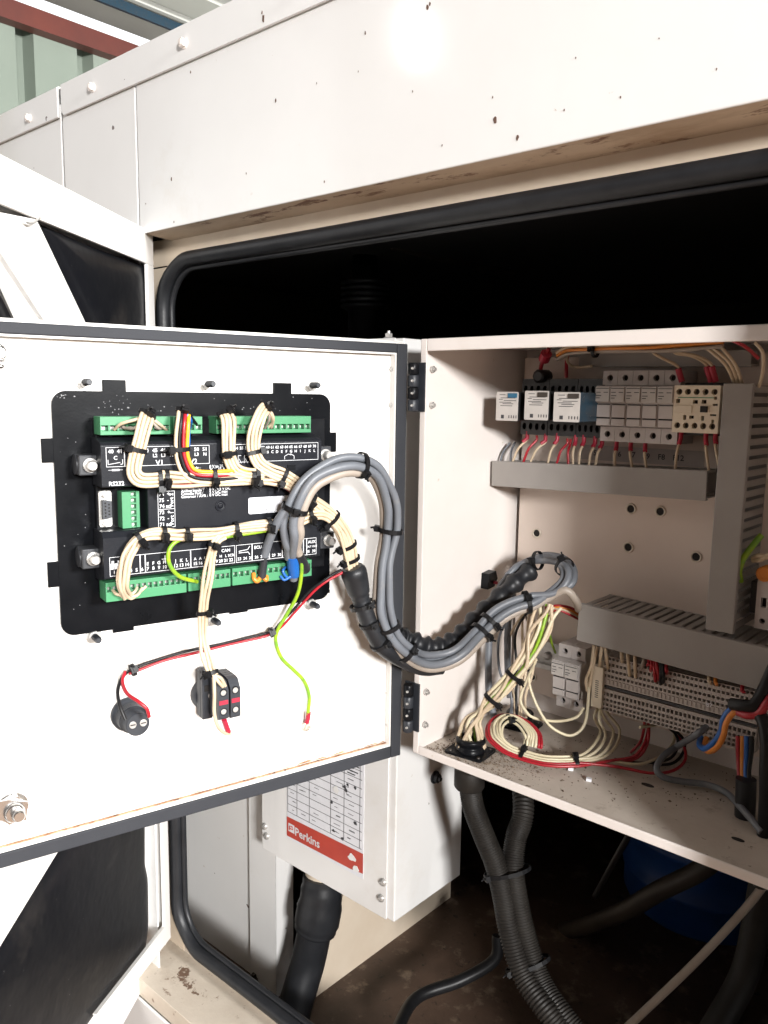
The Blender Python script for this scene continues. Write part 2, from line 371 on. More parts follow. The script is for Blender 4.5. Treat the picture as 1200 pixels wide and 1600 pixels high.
for xa, xb in ((XA-.0016, XA+.0016), (XB_-.0025, XB_+.0025)):
    MB().box(FF, xa-.004, xb+.004, -.6 if xa < XA-.01 else ZB+.004, ZT, -.010, -.0045).build('seam_strip', M['paint'], can)
# roof edge caps, with their bolts
c1 = MB().prism(FF, [(XB_+.009, ZC), (XB_+.009, ZT+.008), (XB_+.014, ZT+.0015), (1.75, ZT+.0015), (1.75, ZC)], .0012, .0045).box(FF, XB_+.009, 1.75, ZC-.002, ZC+.001, -1.2, .003)
cap1 = c1.build('roof_edge_cap', M['paint'], can, bevel=.001)
c2 = MB().box(FF, -2.6, XB_-.001, ZT+.0015, ZC, .0012, .0045).box(FF, -2.6, XB_-.001, ZC-.002, ZC+.001, -1.2, .003)
cap2 = c2.build('roof_edge_cap', M['paint'], can, bevel=.001)
def bolt_mesh(name, r, hh, mat):
    return MB().lathe(LOC, 0, 0, [(r*1.35, 0), (r*1.35, hh*.25), (r*1.2, hh*.3)], 14).hexnut(LOC, 0, 0, r, hh*.3, hh).lathe(LOC, 0, 0, [(r*.5, hh), (r*.45, hh*1.5)], 8).mesh(name, mat)
bm_ = MB().lathe(LOC, 0, 0, [(.006, 0), (.006, .0012)], 14).hexnut(LOC, 0, 0, .0052, .0012, .0055).lathe(LOC, 0, 0, [(.0035, .0055), (.002, .0066)], 10).mesh('bolt', M['cab'])
for (px, py), cp_ in (((145, 137), cap1), ((288, 68), cap1), ((46, 185), cap2)):
    a, b = FF.at(px, py, .0045); piece('bolt', bm_, cp_, FF.w(a, b, .0045), FF)
for k in range(1, 5):
    a, b = FF.at(288, 68, .0045); piece('bolt', bm_, cap1, FF.w(a+.2*k, b, .0045), FF)
# chipped paint: bare spots on the fascia, each a thin uneven flake edge
chp = MB(); rn = random.Random(14)
spots = [(417, 32, 5), (415, 22, 2), (298, 113, 2.4), (431, 157, 2.6), (268, 280, 3), (774, 187, 4.5), (809, 215, 2.8), (571, 52, 2.4), (770, 152, 1.2), (691, 227, 1.2), (385, 271, 1.4), (272, 347, 1.6), (228, 318, 1.3), (507, 284, 1.5), (645, 143, 1.2), (882, 172, 1.2), (970, 152, 1.4), (560, 112, 1.1), (668, 12, 3), (672, 6, 2), (1120, 108, 1), (495, 130, 1), (1030, 60, .9), (900, 90, .9)]
for px, py, r in spots:
    a, b = FF.at(px, py); r *= .00056; n = 9
    chp.prism(FF, [(a+r*rn.uniform(.35, .9)*cos(t), b+r*1.7*rn.uniform(.5, 1.1)*sin(t)) for t in np.linspace(0, 2*pi, n, endpoint=False)], .0001, .0004 if py > 48 or px > 520 else .0049)
chp.build('paint_chips', M['rustchip'], can, kind='stuff')
# doorway surround in the plane behind the fascia
XL, XR, ZTOP, ZBOT, RC = -.377, .432, .564, -.378, .062     # centre line of the rubber seal
def rrect(x0, x1, z0, z1, r, n=8):
    out = []
    for cx, cz, s in ((x0+r, z0+r, pi), (x1-r, z0+r, 1.5*pi), (x1-r, z1-r, 0), (x0+r, z1-r, .5*pi)):
        for k in range(n+1): t = s+k*pi/2/n; out.append((cx+r*cos(t), cz+r*sin(t)))
    return out
inn = rrect(XL+.002, XR-.002, ZBOT+.002, ZTOP-.002, RC)
def ring(mb, fr, inner, x0, x1, z0, z1, h0, h1):
    outer = []
    for (x, z) in inner:                                          # push each point out to the rectangle
        cx, cz = (x0+x1)/2, (z0+z1)/2
        outer.append((x0 if x < XL+RC+.001 and abs(x-XL) <= RC else (x1 if x > XR-RC-.001 else x),
                      z))
    return outer
lint = MB().box(FQ, -.46, 1.75, ZTOP-.002, ZB+.002, -.002, 0)
lint.build('lintel', M['trim'], can)
jm = MB().box(FQ, -.46, XL+.002, -1.1, ZTOP-.004, -.002, 0).box(FQ, XR, 1.75, -1.1, ZTOP-.004, -.002, 0)
for sx, sz in ((1, 1), (1, -1), (-1, 1), (-1, -1)):              # rounded corner gussets
    cx = (XL+RC) if sx > 0 else (XR-RC); cz = (ZTOP-RC) if sz > 0 else (ZBOT+RC)
    ex = XL-.001 if sx > 0 else XR+.001; ez = ZTOP+.001 if sz > 0 else ZBOT-.001
    arc = [(cx-sx*RC*cos(k*pi/16), cz+sz*RC*sin(k*pi/16)) for k in range(9)]
    jm.prism(FQ, ([(ex, ez)]+arc) if sx*sz > 0 else ([(ex, ez)]+arc)[::-1], -.0022, -.0002)
jm.build('door_jamb', M['trim'], can, bevel=0)
path = rrect(XL, XR, ZBOT, ZTOP, RC, 10)
dense = []
for i, p in enumerate(path):
    q2 = path[(i+1) % len(path)]; d = math.hypot(q2[0]-p[0], q2[1]-p[1]); k = max(1, int(d/.05))
    for j in range(k): dense.append((p[0]+(q2[0]-p[0])*j/k, p[1]+(q2[1]-p[1])*j/k))
dense.append(dense[0])
sl = MB().tube([FQ.w(x, z, .008+.0006*sin(i*.9)) for i, (x, z) in enumerate(dense)], .0092, 12, False, ref=FQ.n, flat=1.1)
dn = rrect(XL+.0105, XR-.0105, ZBOT+.0105, ZTOP-.0105, RC-.0105, 10); dn.append(dn[0])
sl.tube([FQ.w(x, z, .002) for x, z in dn], .0032, 8, False, ref=FQ.n, flat=1.3)
sl.build('door_seal', M['rubber'], can)
# sill and skid below the doorway
sl = MB().box(LOC, -.46, 1.75, YQ-.075, YQ+.03, -.43, -.404)
sl.box(FQ, XL-.02, 1.75, -1.1, -.39, -.002, -.0004).build('door_sill', M['sill'], can, bevel=.003)
MB().box(LOC, -.46, 1.75, YQ-.078, YQ-.074, -1.1, -.432).build('base_panel', M['paint'], can, bevel=.001)
# interior
ZFL = -.505
MB().box(LOC, -.8, 1.7, YQ+.03, 1.25, ZFL-.02, ZFL).build('base_floor', M['brownfl'], can)
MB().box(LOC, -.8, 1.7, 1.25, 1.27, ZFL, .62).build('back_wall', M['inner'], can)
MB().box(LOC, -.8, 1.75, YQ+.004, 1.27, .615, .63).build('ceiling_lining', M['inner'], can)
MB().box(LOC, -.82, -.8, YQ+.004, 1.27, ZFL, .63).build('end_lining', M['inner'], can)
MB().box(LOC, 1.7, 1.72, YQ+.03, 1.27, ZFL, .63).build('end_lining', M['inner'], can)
MB().box(LOC, -2.6, 1.75, YF+.01, 1.3, .64, .655).build('roof_panel', M['paint'], can)
# roof frame member seen faintly in the dark
pa, pb = Y(612, 378, .25), Y(800, 425, .55)
MB().tube([pa, pb], .012, 4).build('roof_rail', M['drab'], can)
# bulkhead left of the cabinet, its post, and the low inner wall
XP0 = Y(395, 1400, .056)[0]; XP1 = Y(431, 1400, .050)[0]
MB().box(FACE(.058), -.8, XP0, ZFL, .25, -.002, 0).build('bulkhead', M['paint'], can)
MB().box(FACE(.050), XP0-.001, XP1, ZFL, .25, -.002, 0).box(Fr((XP1, 0, 0), (0, 1, 0), (0, 0, 1), (1, 0, 0)), .050, .085, ZFL, .25, -.002, 0).build('post', M['paint'], can, bevel=.001)
XW = -.258
MB().box(Fr((XW, 0, 0), (0, 1, 0), (0, 0, 1), (1, 0, 0)), .085, .43, ZFL, -.262, -.003, 0).build('inner_wall', M['trim'], can)
for y0, y1 in ((1402, 1455), (1478, 1560)):
    MB().box(FACE(.092), XP1, XW-.0035, Y(450, y1, .092)[2], Y(450, y0, .092)[2], -.003, 0).build('cross_rail', M['paint'], can)
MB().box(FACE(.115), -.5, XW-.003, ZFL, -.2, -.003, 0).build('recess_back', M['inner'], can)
bl = bolt_mesh('bolt', .008, .010, M['drab'])
piece('bolt', bl, can, Z(397, 1535, ZFL+.001))
piece('bolt', bl, can, Z(1150, 1590, ZFL+.001))

# --- outer door, standing open on the left, seen from inside
OD = V3(.585, -.811, 0); OD /= np.linalg.norm(OD)
ON = V3(-OD[1], OD[0], 0)                                          # inner side, towards the camera
r0 = ray(250, 800); k0 = (-.083-CP[1])/r0[1]; H0 = CP+r0*k0
OF = Fr((H0[0], H0[1], 0), -OD, (0, 0, 1), ON)                     # a grows to the hinge (right in the picture)
zt = OF.at(250, 369)[1]; zbm = OF.at(245, 1504)[1]; LW = .445
od = thing('canopy_door', OF.w(-.2, zbm, 0), 'white open canopy door with black insulation pads and white diagonal braces', 'door')
aO, zO = OF.at(161, 1600)
fr_pts = [(0, zt), (-LW, zt), (-LW, zbm-.08), (aO, zO), (0, zbm)]
MB().prism(OF, fr_pts[::-1] if False else fr_pts, -.036, -.034).build('outer_skin', M['paint'], od)
hi = lambda px, py, h=0: OF.at(px, py, h)
iR = hi(235, 600)[0]; iT0 = hi(229, 411); iT1 = hi(45, 337)
a0, z0 = iT0; a1, z1 = iT1
zi = (z0+z1)/2
# frame flange: top, right, bottom, left
bo = hi(240, 1475)
fm = MB().box(OF, -LW, 0, zi, zt, -.004, 0).box(OF, iR, 0, zbm+.002, zi, -.004, 0).box(OF, -LW, -LW+.006, zbm-.08, zi, -.004, 0)
fm.box(OF, -.0015, 0, zbm, zt, -.034, -.004).box(OF, -LW, 0, zt-.002, zt, -.034, -.004)
aI, zI = hi(150, 1585)
aJ, zJ = hi(236, 1485)
fm.prism(OF, [(iR, zJ), (aI, zI), (aO, zO), (0, zbm)][::-1], -.0042, .0004)
fm.build('frame', M['doorp'], od, bevel=.0012)
# insulation: a padded sheet bulging inside the frame
def pad(pts, h0, h1, nm):
    mb = MB(); n = len(pts); cx = sum(p[0] for p in pts)/n; cz = sum(p[1] for p in pts)/n
    rings = []
    for f, h in ((1, h0), (1.0, h0+(h1-h0)*.30), (.985, h0+(h1-h0)*.55), (.955, h0+(h1-h0)*.76), (.91, h0+(h1-h0)*.9), (.84, h0+(h1-h0)*.98), (.6, h1+.001), (.25, h1+.002)):
        rings.append([OF.w(cx+(x-cx)*f, cz+(z-cz)*f, h) for x, z in pts])
    vs = sum(rings, [])+[OF.w(cx, cz, h1+.001)]
    fs = [(j*n+k, j*n+(k+1) % n, (j+1)*n+(k+1) % n, (j+1)*n+k) for j in range(len(rings)-1) for k in range(n)]
    fs += [((len(rings)-1)*n+k, (len(rings)-1)*n+(k+1) % n, len(vs)-1) for k in range(n)]
    mb.add(vs, fs, True); return mb.build(nm, M['foam'], od)
def smooth_poly(pts, rad=.012, n=5):
    out = []; N = len(pts)
    for i in range(N):
        p0, p, p1 = [np.array(q) for q in (pts[i-1], pts[i], pts[(i+1) % N])]
        d0 = (p0-p)/np.linalg.norm(p0-p); d1 = (p1-p)/np.linalg.norm(p1-p)
        s, e = p+d0*rad, p+d1*rad
        for k in range(n+1):
            t = k/n; out.append(tuple((1-t)**2*s+2*t*(1-t)*p+t*t*e))
        q = p1+(-d1)*rad
        for k in range(1, 4): out.append(tuple(e+(q-e)*k/4))
    return out
HM = -.004
tri = lambda *pp: [hi(x, y, -.01) for x, y in pp]
pad(smooth_poly(tri((57, 343), (142, 381), (206, 405), (231, 413), (238, 450), (239, 560), (215, 640), (162, 558)), .008), -.030, -.006, 'insulation_pad')
pad(smooth_poly(tri((-40, 420), (0, 450), (52, 560), (20, 620), (-60, 640)), .008), -.030, -.008, 'insulation_pad')
pad(smooth_poly(tri((96, 1325), (160, 1225), (232, 1200), (232, 1345), (237, 1370), (238, 1445), (233, 1488), (196, 1535), (152, 1590), (60, 1720), (-60, 1720), (-60, 1582), (0, 1484)), .008), -.030, -.007, 'insulation_pad')
pad(smooth_poly(tri((180, 960), (236, 780), (236, 1060), (190, 1120)), .008), -.030, -.008, 'insulation_pad')
# diagonal brace, folded sheet
def strip(px, mat=M['doorp'], h0=-.005, h1=-.001):
    MB().prism(OF, [hi(x, y, h1) for x, y in px], h0, h1).build('brace', mat, od, bevel=.0008)
inner_skin = MB().box(OF, -LW+.02, iR, zbm-.06, zi, -.033, -.031).build('inner_skin', M['paint'], od)
strip([(-60, 320), (57, 343), (146, 530), (230, 720), (236, 760), (170, 760), (28, 497), (-60, 300)][::1])
strip([(232, 1100), (160, 1217), (88, 1335), (0, 1479), (-100, 1642), (-190, 1600), (-60, 1330), (120, 1030)][::1])
hk = thing('wire_hook', OF.w(*hi(38, 345), 0), 'small bent wire catch under the top frame of the open canopy door', 'catch')
MB().tube(spline([OF.w(*hi(x, y), .004) for x, y in ((33, 346), (40, 349), (47, 347), (56, 340))]), .0012, 6).build('catch_wire', M['steel'], hk)

# ================================================================== terminal box behind the door hinge
YPK = .0176; FP = FACE(YPK)
tb = thing('terminal_box', (-.165, .09, -.2425), 'white steel terminal box with record sticker beneath the open panel door', 'box')
MB().box(LOC, -.2906, -.0435, YPK+.0025, .157, -.2425, .464).build('body', M['paint'], tb, bevel=.0015)
MB().box(FP, -.2912, -.0545, -.2428, .4645, -.002, 0).build('cover', M['paint'], tb, bevel=.0008)
scr = MB().lathe(LOC, 0, 0, [(.0052, 0), (.0052, .0008), (.0042, .003), (.002, .0036)], 16).box(LOC, -.0030, .0030, -.0006, .0006, .0032, .0040).mesh('screw', M['steel'])
for px, py in ((414, 1291), (417, 1306), (599, 1378), (596, 1403)):
    piece('screw', scr, tb, FP.P(px, py, 0), FP)
SX = Fr((-.0435, 0, 0), (0, 1, 0), (0, 0, 1), (1, 0, 0))
piece('bolt', bolt_mesh('bolt', .0062, .007, M['blkgrey']), tb, SX.P(679, 1214), SX)
piece('bolt', bolt_mesh('bolt', .0045, .006, M['steel']), tb, V3(-.075, .03, .4645))
st = MB().box(FP, -.2372, -.0936, -.205, -.02, .0001, .0006).build('sticker', M['paper'], tb)
b_ = MB(); s0, s1 = -.2372, -.0936
b_.add([FP.w(s0, -.1735, .0009), FP.w(s1, -.1705, .0009), FP.w(s1, -.1975, .0009), FP.w(s1-.022, -.2, .0009), FP.w(s0, -.2018, .0009)], [(4, 3, 2, 1, 0)])
b_.build('brand_band', M['perk'], st)
gl = MB(); rn0 = random.Random(2)
for k in range(14): gl.box(FP, s0+.002, s1-.003, -.166+k*.0115, -.1654+k*.0115, .0007, .0009)
for u in (.0, .135, .31, .60, .775, .975): x = s0+.002+(s1-s0-.005)*u; gl.box(FP, x-.0003, x+.0003, -.166, -.03, .0008, .0010)
for z in (-.0595, -.0635, -.0675, -.0715):
    for x0 in (.62, .80): gl.box(FP, s0+(s1-s0)*x0, s0+(s1-s0)*(x0+rn0.uniform(.07, .15)), z, z+.0014, .0008, .0010)
rn = random.Random(3)
for _ in range(9):
    x, z = s0+(s1-s0)*rn.uniform(.5, .95), -.165+rn.random()*.08; gl.prism(FP, [(x+rn.uniform(.001, .004)*cos(t), z+rn.uniform(.001, .004)*sin(t)) for t in np.linspace(0, 5.6, 7)], .0009, .0011)
for _ in range(70):
    u0 = rn.choice((.02, .15, .33, .62, .79)); x = s0+.003+(s1-s0-.005)*(u0+rn.uniform(0, .05)); z = -.163+.0115*rn.randrange(12)+rn.uniform(-.001, .002); gl.box(FP, x, x+rn.uniform(.003, .012), z+.003, z+.0036, .0007, .0009)
gl.build('record_table', M['inkd'], st, kind='stuff')
tx = MB(); text_into(tx, FP, 'Perkins', s0+.017, -.1895, .0012, .0165, 'LEFT', 1.0)
lx, lz = s0+.0095, -.1875
tx.box(FP, lx-.006, lx+.006, lz-.006, lz+.006, .001, .0012)
tx.build('brand_print', M['print'], st, kind='stuff')
tl = MB().tube([FP.w(lx-.003, lz-.0035, .0014), FP.w(lx-.0035, lz+.002, .0014), FP.w(lx+.002, lz+.003, .0014), FP.w(lx+.003, lz-.001, .0014), FP.w(lx-.002, lz-.001, .0014)], .0008, 4)
tl.build('brand_mark', M['perk'], st)
tn = MB()
for cx, cz, r in ((s1-.019, -.183, .007), (s1-.012, -.196, .006), (s0+.095, -.101, .006)):
    tn.prism(FP, [(cx+r*rn.uniform(.6, 1.3)*cos(t), cz+r*.8*rn.uniform(.6, 1.2)*sin(t)) for t in np.linspace(0, 5.7, 11)], .0013, .0016)
tn.build('torn_patch', M['paint'], st, kind='stuff')

# black hose with sleeve coming out of the terminal box
hs = thing('cable_sleeve', Y(495, 1400, .055), 'thick black rubber hose with wide collar under the white terminal box', 'hose')
p_top, p_mid = Y(500, 1372, .06), Y(496, 1440, .052)
MB().tube([Y(512, 1355, .075), Y(504, 1392, .065)], .030, 18).build('spigot', M['trim'], hs)
MB().tube(spline([Y(504, 1368, .064), Y(502, 1400, .06), Y(496, 1436, .055), Y(492, 1455, .052)], 5), [.028]*3+[.030]*4+[.032]*5+[.030]*3+[.026], 20).build('collar', M['rubber'], hs)
MB().tube(spline([Y(494, 1440, .053), Y(482, 1500, .045), Y(462, 1570, .02), Y(448, 1640, .0)], 6), .0245, 20).build('hose_body', M['rubber'], hs)

# ================================================================== control cabinet
cb = thing('control_cabinet', (.2, .1, 0), 'open white steel control cabinet with mounting plate full of relays and ducts', 'cabinet')
CW, CD, CH = .405, .205, .46
def lb(mb, x0, x1, y0, y1, z0, z1): return mb.box(LOC, x0, x1, y0, y1, z0, z1)
LIPX, LIPT, LIPB = FACE(0).at(661, 900)[0], .4475, .0125
sh = MB()
lb(sh, -.0015, .0015, 0, CD, 0, CH)
sh.build('side_wall', M['cab'], cb, bevel=.0008)
lb(MB(), CW-.0015, CW+.0015, 0, CD, 0, CH).build('side_wall', M['cab'], cb, bevel=.0008)
lb(MB(), .0017, CW-.0017, .001, CD, CH-.002, CH).build('top_wall', M['cab'], cb)
lb(MB(), .0017, CW-.0017, .001, CD, 0, .002).build('bottom_wall', M['dirty'], cb)
lb(MB(), .0017, CW-.0017, CD-.002, CD, .0022, CH-.0022).build('back_panel', M['cab'], cb)
lp = MB()
lb(lp, -.0018, LIPX, -.0018, .0005, -.0003, CH+.0003); lb(lp, CW-.012, CW+.002, -.0018, .0005, -.0003, CH+.0003)
lb(lp, LIPX, CW-.012, -.0018, .0005, LIPT, CH+.0003); lb(lp, LIPX, CW-.012, -.0018, .0005, -.0003, LIPB-.003)
lp.build('front_lip', M['cab'], cb, bevel=.0012)
XPL = BACK.at(811, 800)[0]
plate = MB().box(BACK, XPL, CW-.01, .03, CH-.012, -.003, 0).build('mounting_plate', M['plate'], cb, bevel=.0006)
for k in range(4): MB().lathe(BACK, XPL+.03 if k % 2 else CW-.03, .05 if k < 2 else CH-.04, [(.006, -.016), (.006, -.003)], 10).build('standoff', M['steel'], cb)
# threaded inserts in the plate
ins = MB().lathe(LOC, 0, 0, [(.0064, 0), (.0064, .0008), (.0056, .0014), (.0045, .0012), (.0041, -.004)], 20, cap=False).mesh('threaded_insert', M['brass'])
hol = MB().lathe(LOC, 0, 0, [(.0043, .0004), (.0041, .0004)], 16).mesh('insert_hole', M['inner'])
for px, py in ((986, 795), (1032, 799), (839, 833), (982, 855), (1088, 870), (832, 1057)):
    p = B(px, py, .0002); a, b = BACK.at(px, py, 0)
    o = piece('threaded_insert', ins, cb, BACK.w(a, b, .0001), BACK); piece('insert_hole', hol, cb, BACK.w(a, b, .0001), BACK)
# screws of the hinges, inside the left wall
ns = MB().hexnut(LOC, 0, 0, .0038, 0, .0025).lathe(LOC, 0, 0, [(.002, .0025), (.002, .005)], 8).mesh('nut', M['steel'])
for px, py in ((675, 577), (674, 633), (665, 1081), (663, 1132)): piece('nut', ns, cb, WALL.P(px, py, .0005), WALL)
# hinges
def hinge(px, y0, y1):
    FH = FACE(-.012); x, z1 = FH.at(px, y0); z0 = FH.at(px-6, y1)[1]; x = FH.at(px-3, (y0+y1)/2)[0]
    hg = MB().box(FACE(-.004), x-.010, x+.010, z0, z1, -.002, 0).build('hinge', M['blkgrey'], cb)
    L = (z1-z0)/4
    for k in range(4):
        MB().lathe(Fr((x, -.010, 0), (1, 0, 0), (0, 1, 0), (0, 0, 1)), 0, 0, [(.0052, z0+k*L+.0004), (.0058, z0+k*L+.0012), (.0058, z0+(k+1)*L-.0012), (.0052, z0+(k+1)*L-.0004)], 16).build('knuckle', M['black' if k % 2 else 'blkgrey'], hg)
    s_ = MB()
    for z in (z0+L*.5, z0+L*1.5, z0+L*2.5, z0+L*3.5): s_.lathe(FACE(-.016), x+.003, z, [(.0016, -.001), (.0012, .0006)], 8)
    s_.build('hinge_screw', M['steel'], hg)
hinge(647, 566, 643); hinge(639, 1070, 1143)

# --- the panel door
AL = -.432; B0, B1 = -.003, .4578
dr = MB()
dr.box(DOOR, AL, 0, B0, B1, -DPO-.0045, -DPO-.0025)
dr.box(DOOR, AL, AL+.0015, B0, B1, -DPO-.0025, -.0016).box(DOOR, -.0015, 0, B0, B1, -DPO-.0025, -.0016)
dr.box(DOOR, AL+.0015, -.0015, B0, B0+.0015, -DPO-.0025, -.0016).box(DOOR, AL+.0015, -.0015, B1-.0015, B1, -DPO-.0025, -.0016)
door = dr.build('panel_door', M['doorp'], cb, bevel=.0008)
GW = .0128
MB().box(DP, AL+GW, -GW, B0+GW, B1-GW, -.002, 0).build('inner_skin', M['doorp'], door)
ft = MB()
for q in ((AL+.0016, AL+GW, B0+.0016, B1-.0016), (-GW, -.0016, B0+.0016, B1-.0016), (AL+GW, -GW, B1-GW, B1-.0016)): ft.box(DOOR, *q, -.0045, -.0025)
ft.box(DOOR, AL+GW, -GW, B0+.0016, B0+GW, -.0045, -.0025)
ft.build('door_flange', M['doorp'], door)
gk = MB()
gk.box(DOOR, -GW+.0002, .0006, B0-.0006, B1-.0030, -.0025, .0028).box(DOOR, AL-.0006, AL+GW-.0002, B0-.0006, B1-.0030, -.0025, .0028)
gk.box(DOOR, AL+GW, -GW, B1-GW+.0002, B1-.0030, -.0025, .0026).box(DOOR, AL+GW, -GW, B0-.0006, B0+GW-.0002, -.0025, .0026)
gk.build('gasket', M['gasket'], door, bevel=.0012)
lp = MB()
i0, i1, j0, j1 = AL+GW, -GW, B0+GW, B1-GW
lp.box(DOOR, i1-.0016, i1, j0, j1, -DPO+.0005, .0012).box(DOOR, i0, i0+.0016, j0, j1, -DPO+.0005, .0012)
lp.box(DOOR, i0+.0016, i1-.0016, j1-.0016, j1, -DPO+.0005, .0010)
lp.build('inner_lip', M['doorp'], door)
MB().box(DOOR, i0+.0016, i1-.0016, j0, j0+.0016, -DPO+.0005, .0010).build('inner_lip', M['doorp'], door)
MB().box(DOOR, i0+.0016, i1-.0016, j0+.0017, j0+.0024, -DPO+.0002, -DPO+.003).build('rusty_lip', M['rustlip'], door)
rb = MB()
rn = random.Random(5)
x = i0+.01
while x < i1-.004:
    h = rn.uniform(.0002, .0014)*(1.9 if x > -.16 else .6); w = rn.uniform(.006, .02)
    rb.prism(DP, [(x, j0+.003), (x+w, j0+.003), (x+w*.8, j0+.003+h), (x+w*.25, j0+.003+h*rn.uniform(.5, 1))], .0, .0005); x += w*rn.uniform(.8, 1.5)
rb.build('rust_scale', M['rustlip'], door, kind='stuff')
nutm = MB().hexnut(LOC, 0, 0, .0052, .0012, .0048).lathe(LOC, 0, 0, [(.0072, 0), (.0072, .0012)], 16).mesh('nut', M['steel'])
rodm = MB().lathe(LOC, 0, 0, [(.0030, 0)]+[q for k in range(9) for q in ((.0031, .005+k*.0014), (.0027, .0057+k*.0014))]+[(.0022, .0185)], 12).mesh('stud', M['blkgrey'])
for px, py in ((131, 597), (322, 600), (484, 602), (146, 993), (331, 967), (484, 942), ):
    p = D(px, py, .001); piece('stud', rodm, door, D(px, py, 0), DP); piece('nut', nutm, door, D(px, py, 0), DP)
nb = MB().hexnut(LOC, 0, 0, .0035, 0, .003).lathe(LOC, 0, 0, [(.002, .003), (.002, .005)], 8).mesh('hinge_nut', M['steel'])
for px, py in ((612, 577), (611, 633), (606, 1081), (605, 1131)): piece('hinge_nut', nb, door, D(px, py, .0003), DP)
# quarter-turn latches at the free edge
def latch(px, py, flip):
    a, b = DP.at(px, py, .012)
    l = MB().lathe(DP, a, b, [(.013, 0), (.013, .004)], 20).hexnut(DP, a, b, .0125, .004, .0105).lathe(DP, a, b, [(.0085, .0105), (.0085, .016), (.007, .0175)], 18).build('latch', M['chrome'], door)
    MB().prism(DP, [(a+.009, b-.010), (a+.011, b+.006), (a-.004, b+.012), (a-.05, b+.014*flip), (a-.05, b-.008+.014*flip)], .0106, .0132).build('cam_lever', M['chrome'], l)
    MB().lathe(DP, a+.002, b, [(.0055, .0176), (.0055, .023), (.004, .0245)], 14).build('lever_screw', M['chrome'], l)
latch(22, 1268, 1); latch(-8, 552, 1)

# ================================================================== controller module on the door
cm = thing('controller_module', D(300, 800, 0), 'black generator controller module with green terminal connectors and white legends', 'controller')
def rr(fr, tl, br, h):                                            # rectangle from two opposite pixel corners
    a0, b1 = fr.at(*tl, h); a1, b0 = fr.at(*br, h); return a0, a1, b0, b1
H1 = .0030
a0, b1_ = DP.at(79, 611, H1); a1, b0_ = DP.at(515, 945, H1)
a0 = (a0+DP.at(96, 975, H1)[0])/2; a1 = (a1+DP.at(516, 640, H1)[0])/2; b1_ = (b1_+DP.at(500, 615, H1)[1])/2; b0_ = (b0_+DP.at(110, 981, H1)[1])/2
R_ = .012
def rpoly(x0, x1, z0, z1, r, n=6): return [((x0+r if s in (2, 3) else x1-r)+r*cos(t), (z0+r if s in (3, 0) else z1-r)+r*sin(t)) for s, st in ((3, pi), (0, 1.5*pi), (1, 0), (2, .5*pi)) for t in [st+k*pi/2/n for k in range(n+1)]]
bz = MB().prism(DP, rpoly(a0, a1, b0_, b1_, R_), .0006, H1)
def tab(p, q):
    x0, y1 = DP.at(*p, H1); x1, y0 = DP.at(*q, H1); bz.box(DP, min(x0, x1), max(x0, x1), min(y0, y1), max(y0, y1), .0004, H1-.0004)
tab((160, 593), (198, 625)); tab((428, 598), (456, 630)); tab((64, 685), (110, 722)); tab((500, 676), (526, 706))
tab((74, 879), (120, 914)); tab((175, 930), (210, 985)); tab((359, 930), (388, 956)); tab((492, 930), (516, 921))
bezel = bz.build('mounting_bezel', M['bezel'], cm, bevel=.0006)
HB = .012                                                          # base body
x0, x1, z0, z1 = rr(DP, (148, 655), (507, 915), HB); z0 = DP.at(170, 925, HB)[1]
MB().box(DP, x0, x1, z0, z1, H1, HB).build('base_body', M['black'], cm, bevel=.001)
HF = .040
ua0, ub1 = DP.at(157, 692, HF); ua1 = DP.at(502, 720, HF)[0]; ub0 = DP.at(165, 762, HF)[1]; ub1 = (ub1+DP.at(480, 691, HF)[1])/2
MB().prism(Fr(DP.w(ua0, 0, 0), DP.n, DP.b, DP.a), [(HB-.001, ub0), (HF, ub0), (HF, ub1-.0005), (HF-.003, ub1+.002), (HB+.012, ub1+.005), (HB-.001, ub1+.005)], 0, ua1-ua0).build('upper_housing', M['dark'], cm, bevel=.001)
la0, lb1 = DP.at(161, 842, HF); lb0 = DP.at(168, 905, HF)[1]; la1 = ua1-.001
MB().prism(Fr(DP.w(la0, 0, 0), DP.n, DP.b, DP.a), [(HB-.001, lb0-.004), (HB+.012, lb0-.004), (HF, lb0), (HF, lb1), (HF-.004, lb1+.005), (HB-.001, lb1+.005)], 0, la1-la0).build('lower_housing', M['dark'], cm, bevel=.001)
HM2 = .0375
ma0 = DP.at(231, 790, HM2)[0]
MB().box(DP, ma0, ua1-.002, lb1+.001, ub0+.001, HB-.001, HM2).build('middle_deck', M['dark'], cm, bevel=.001)
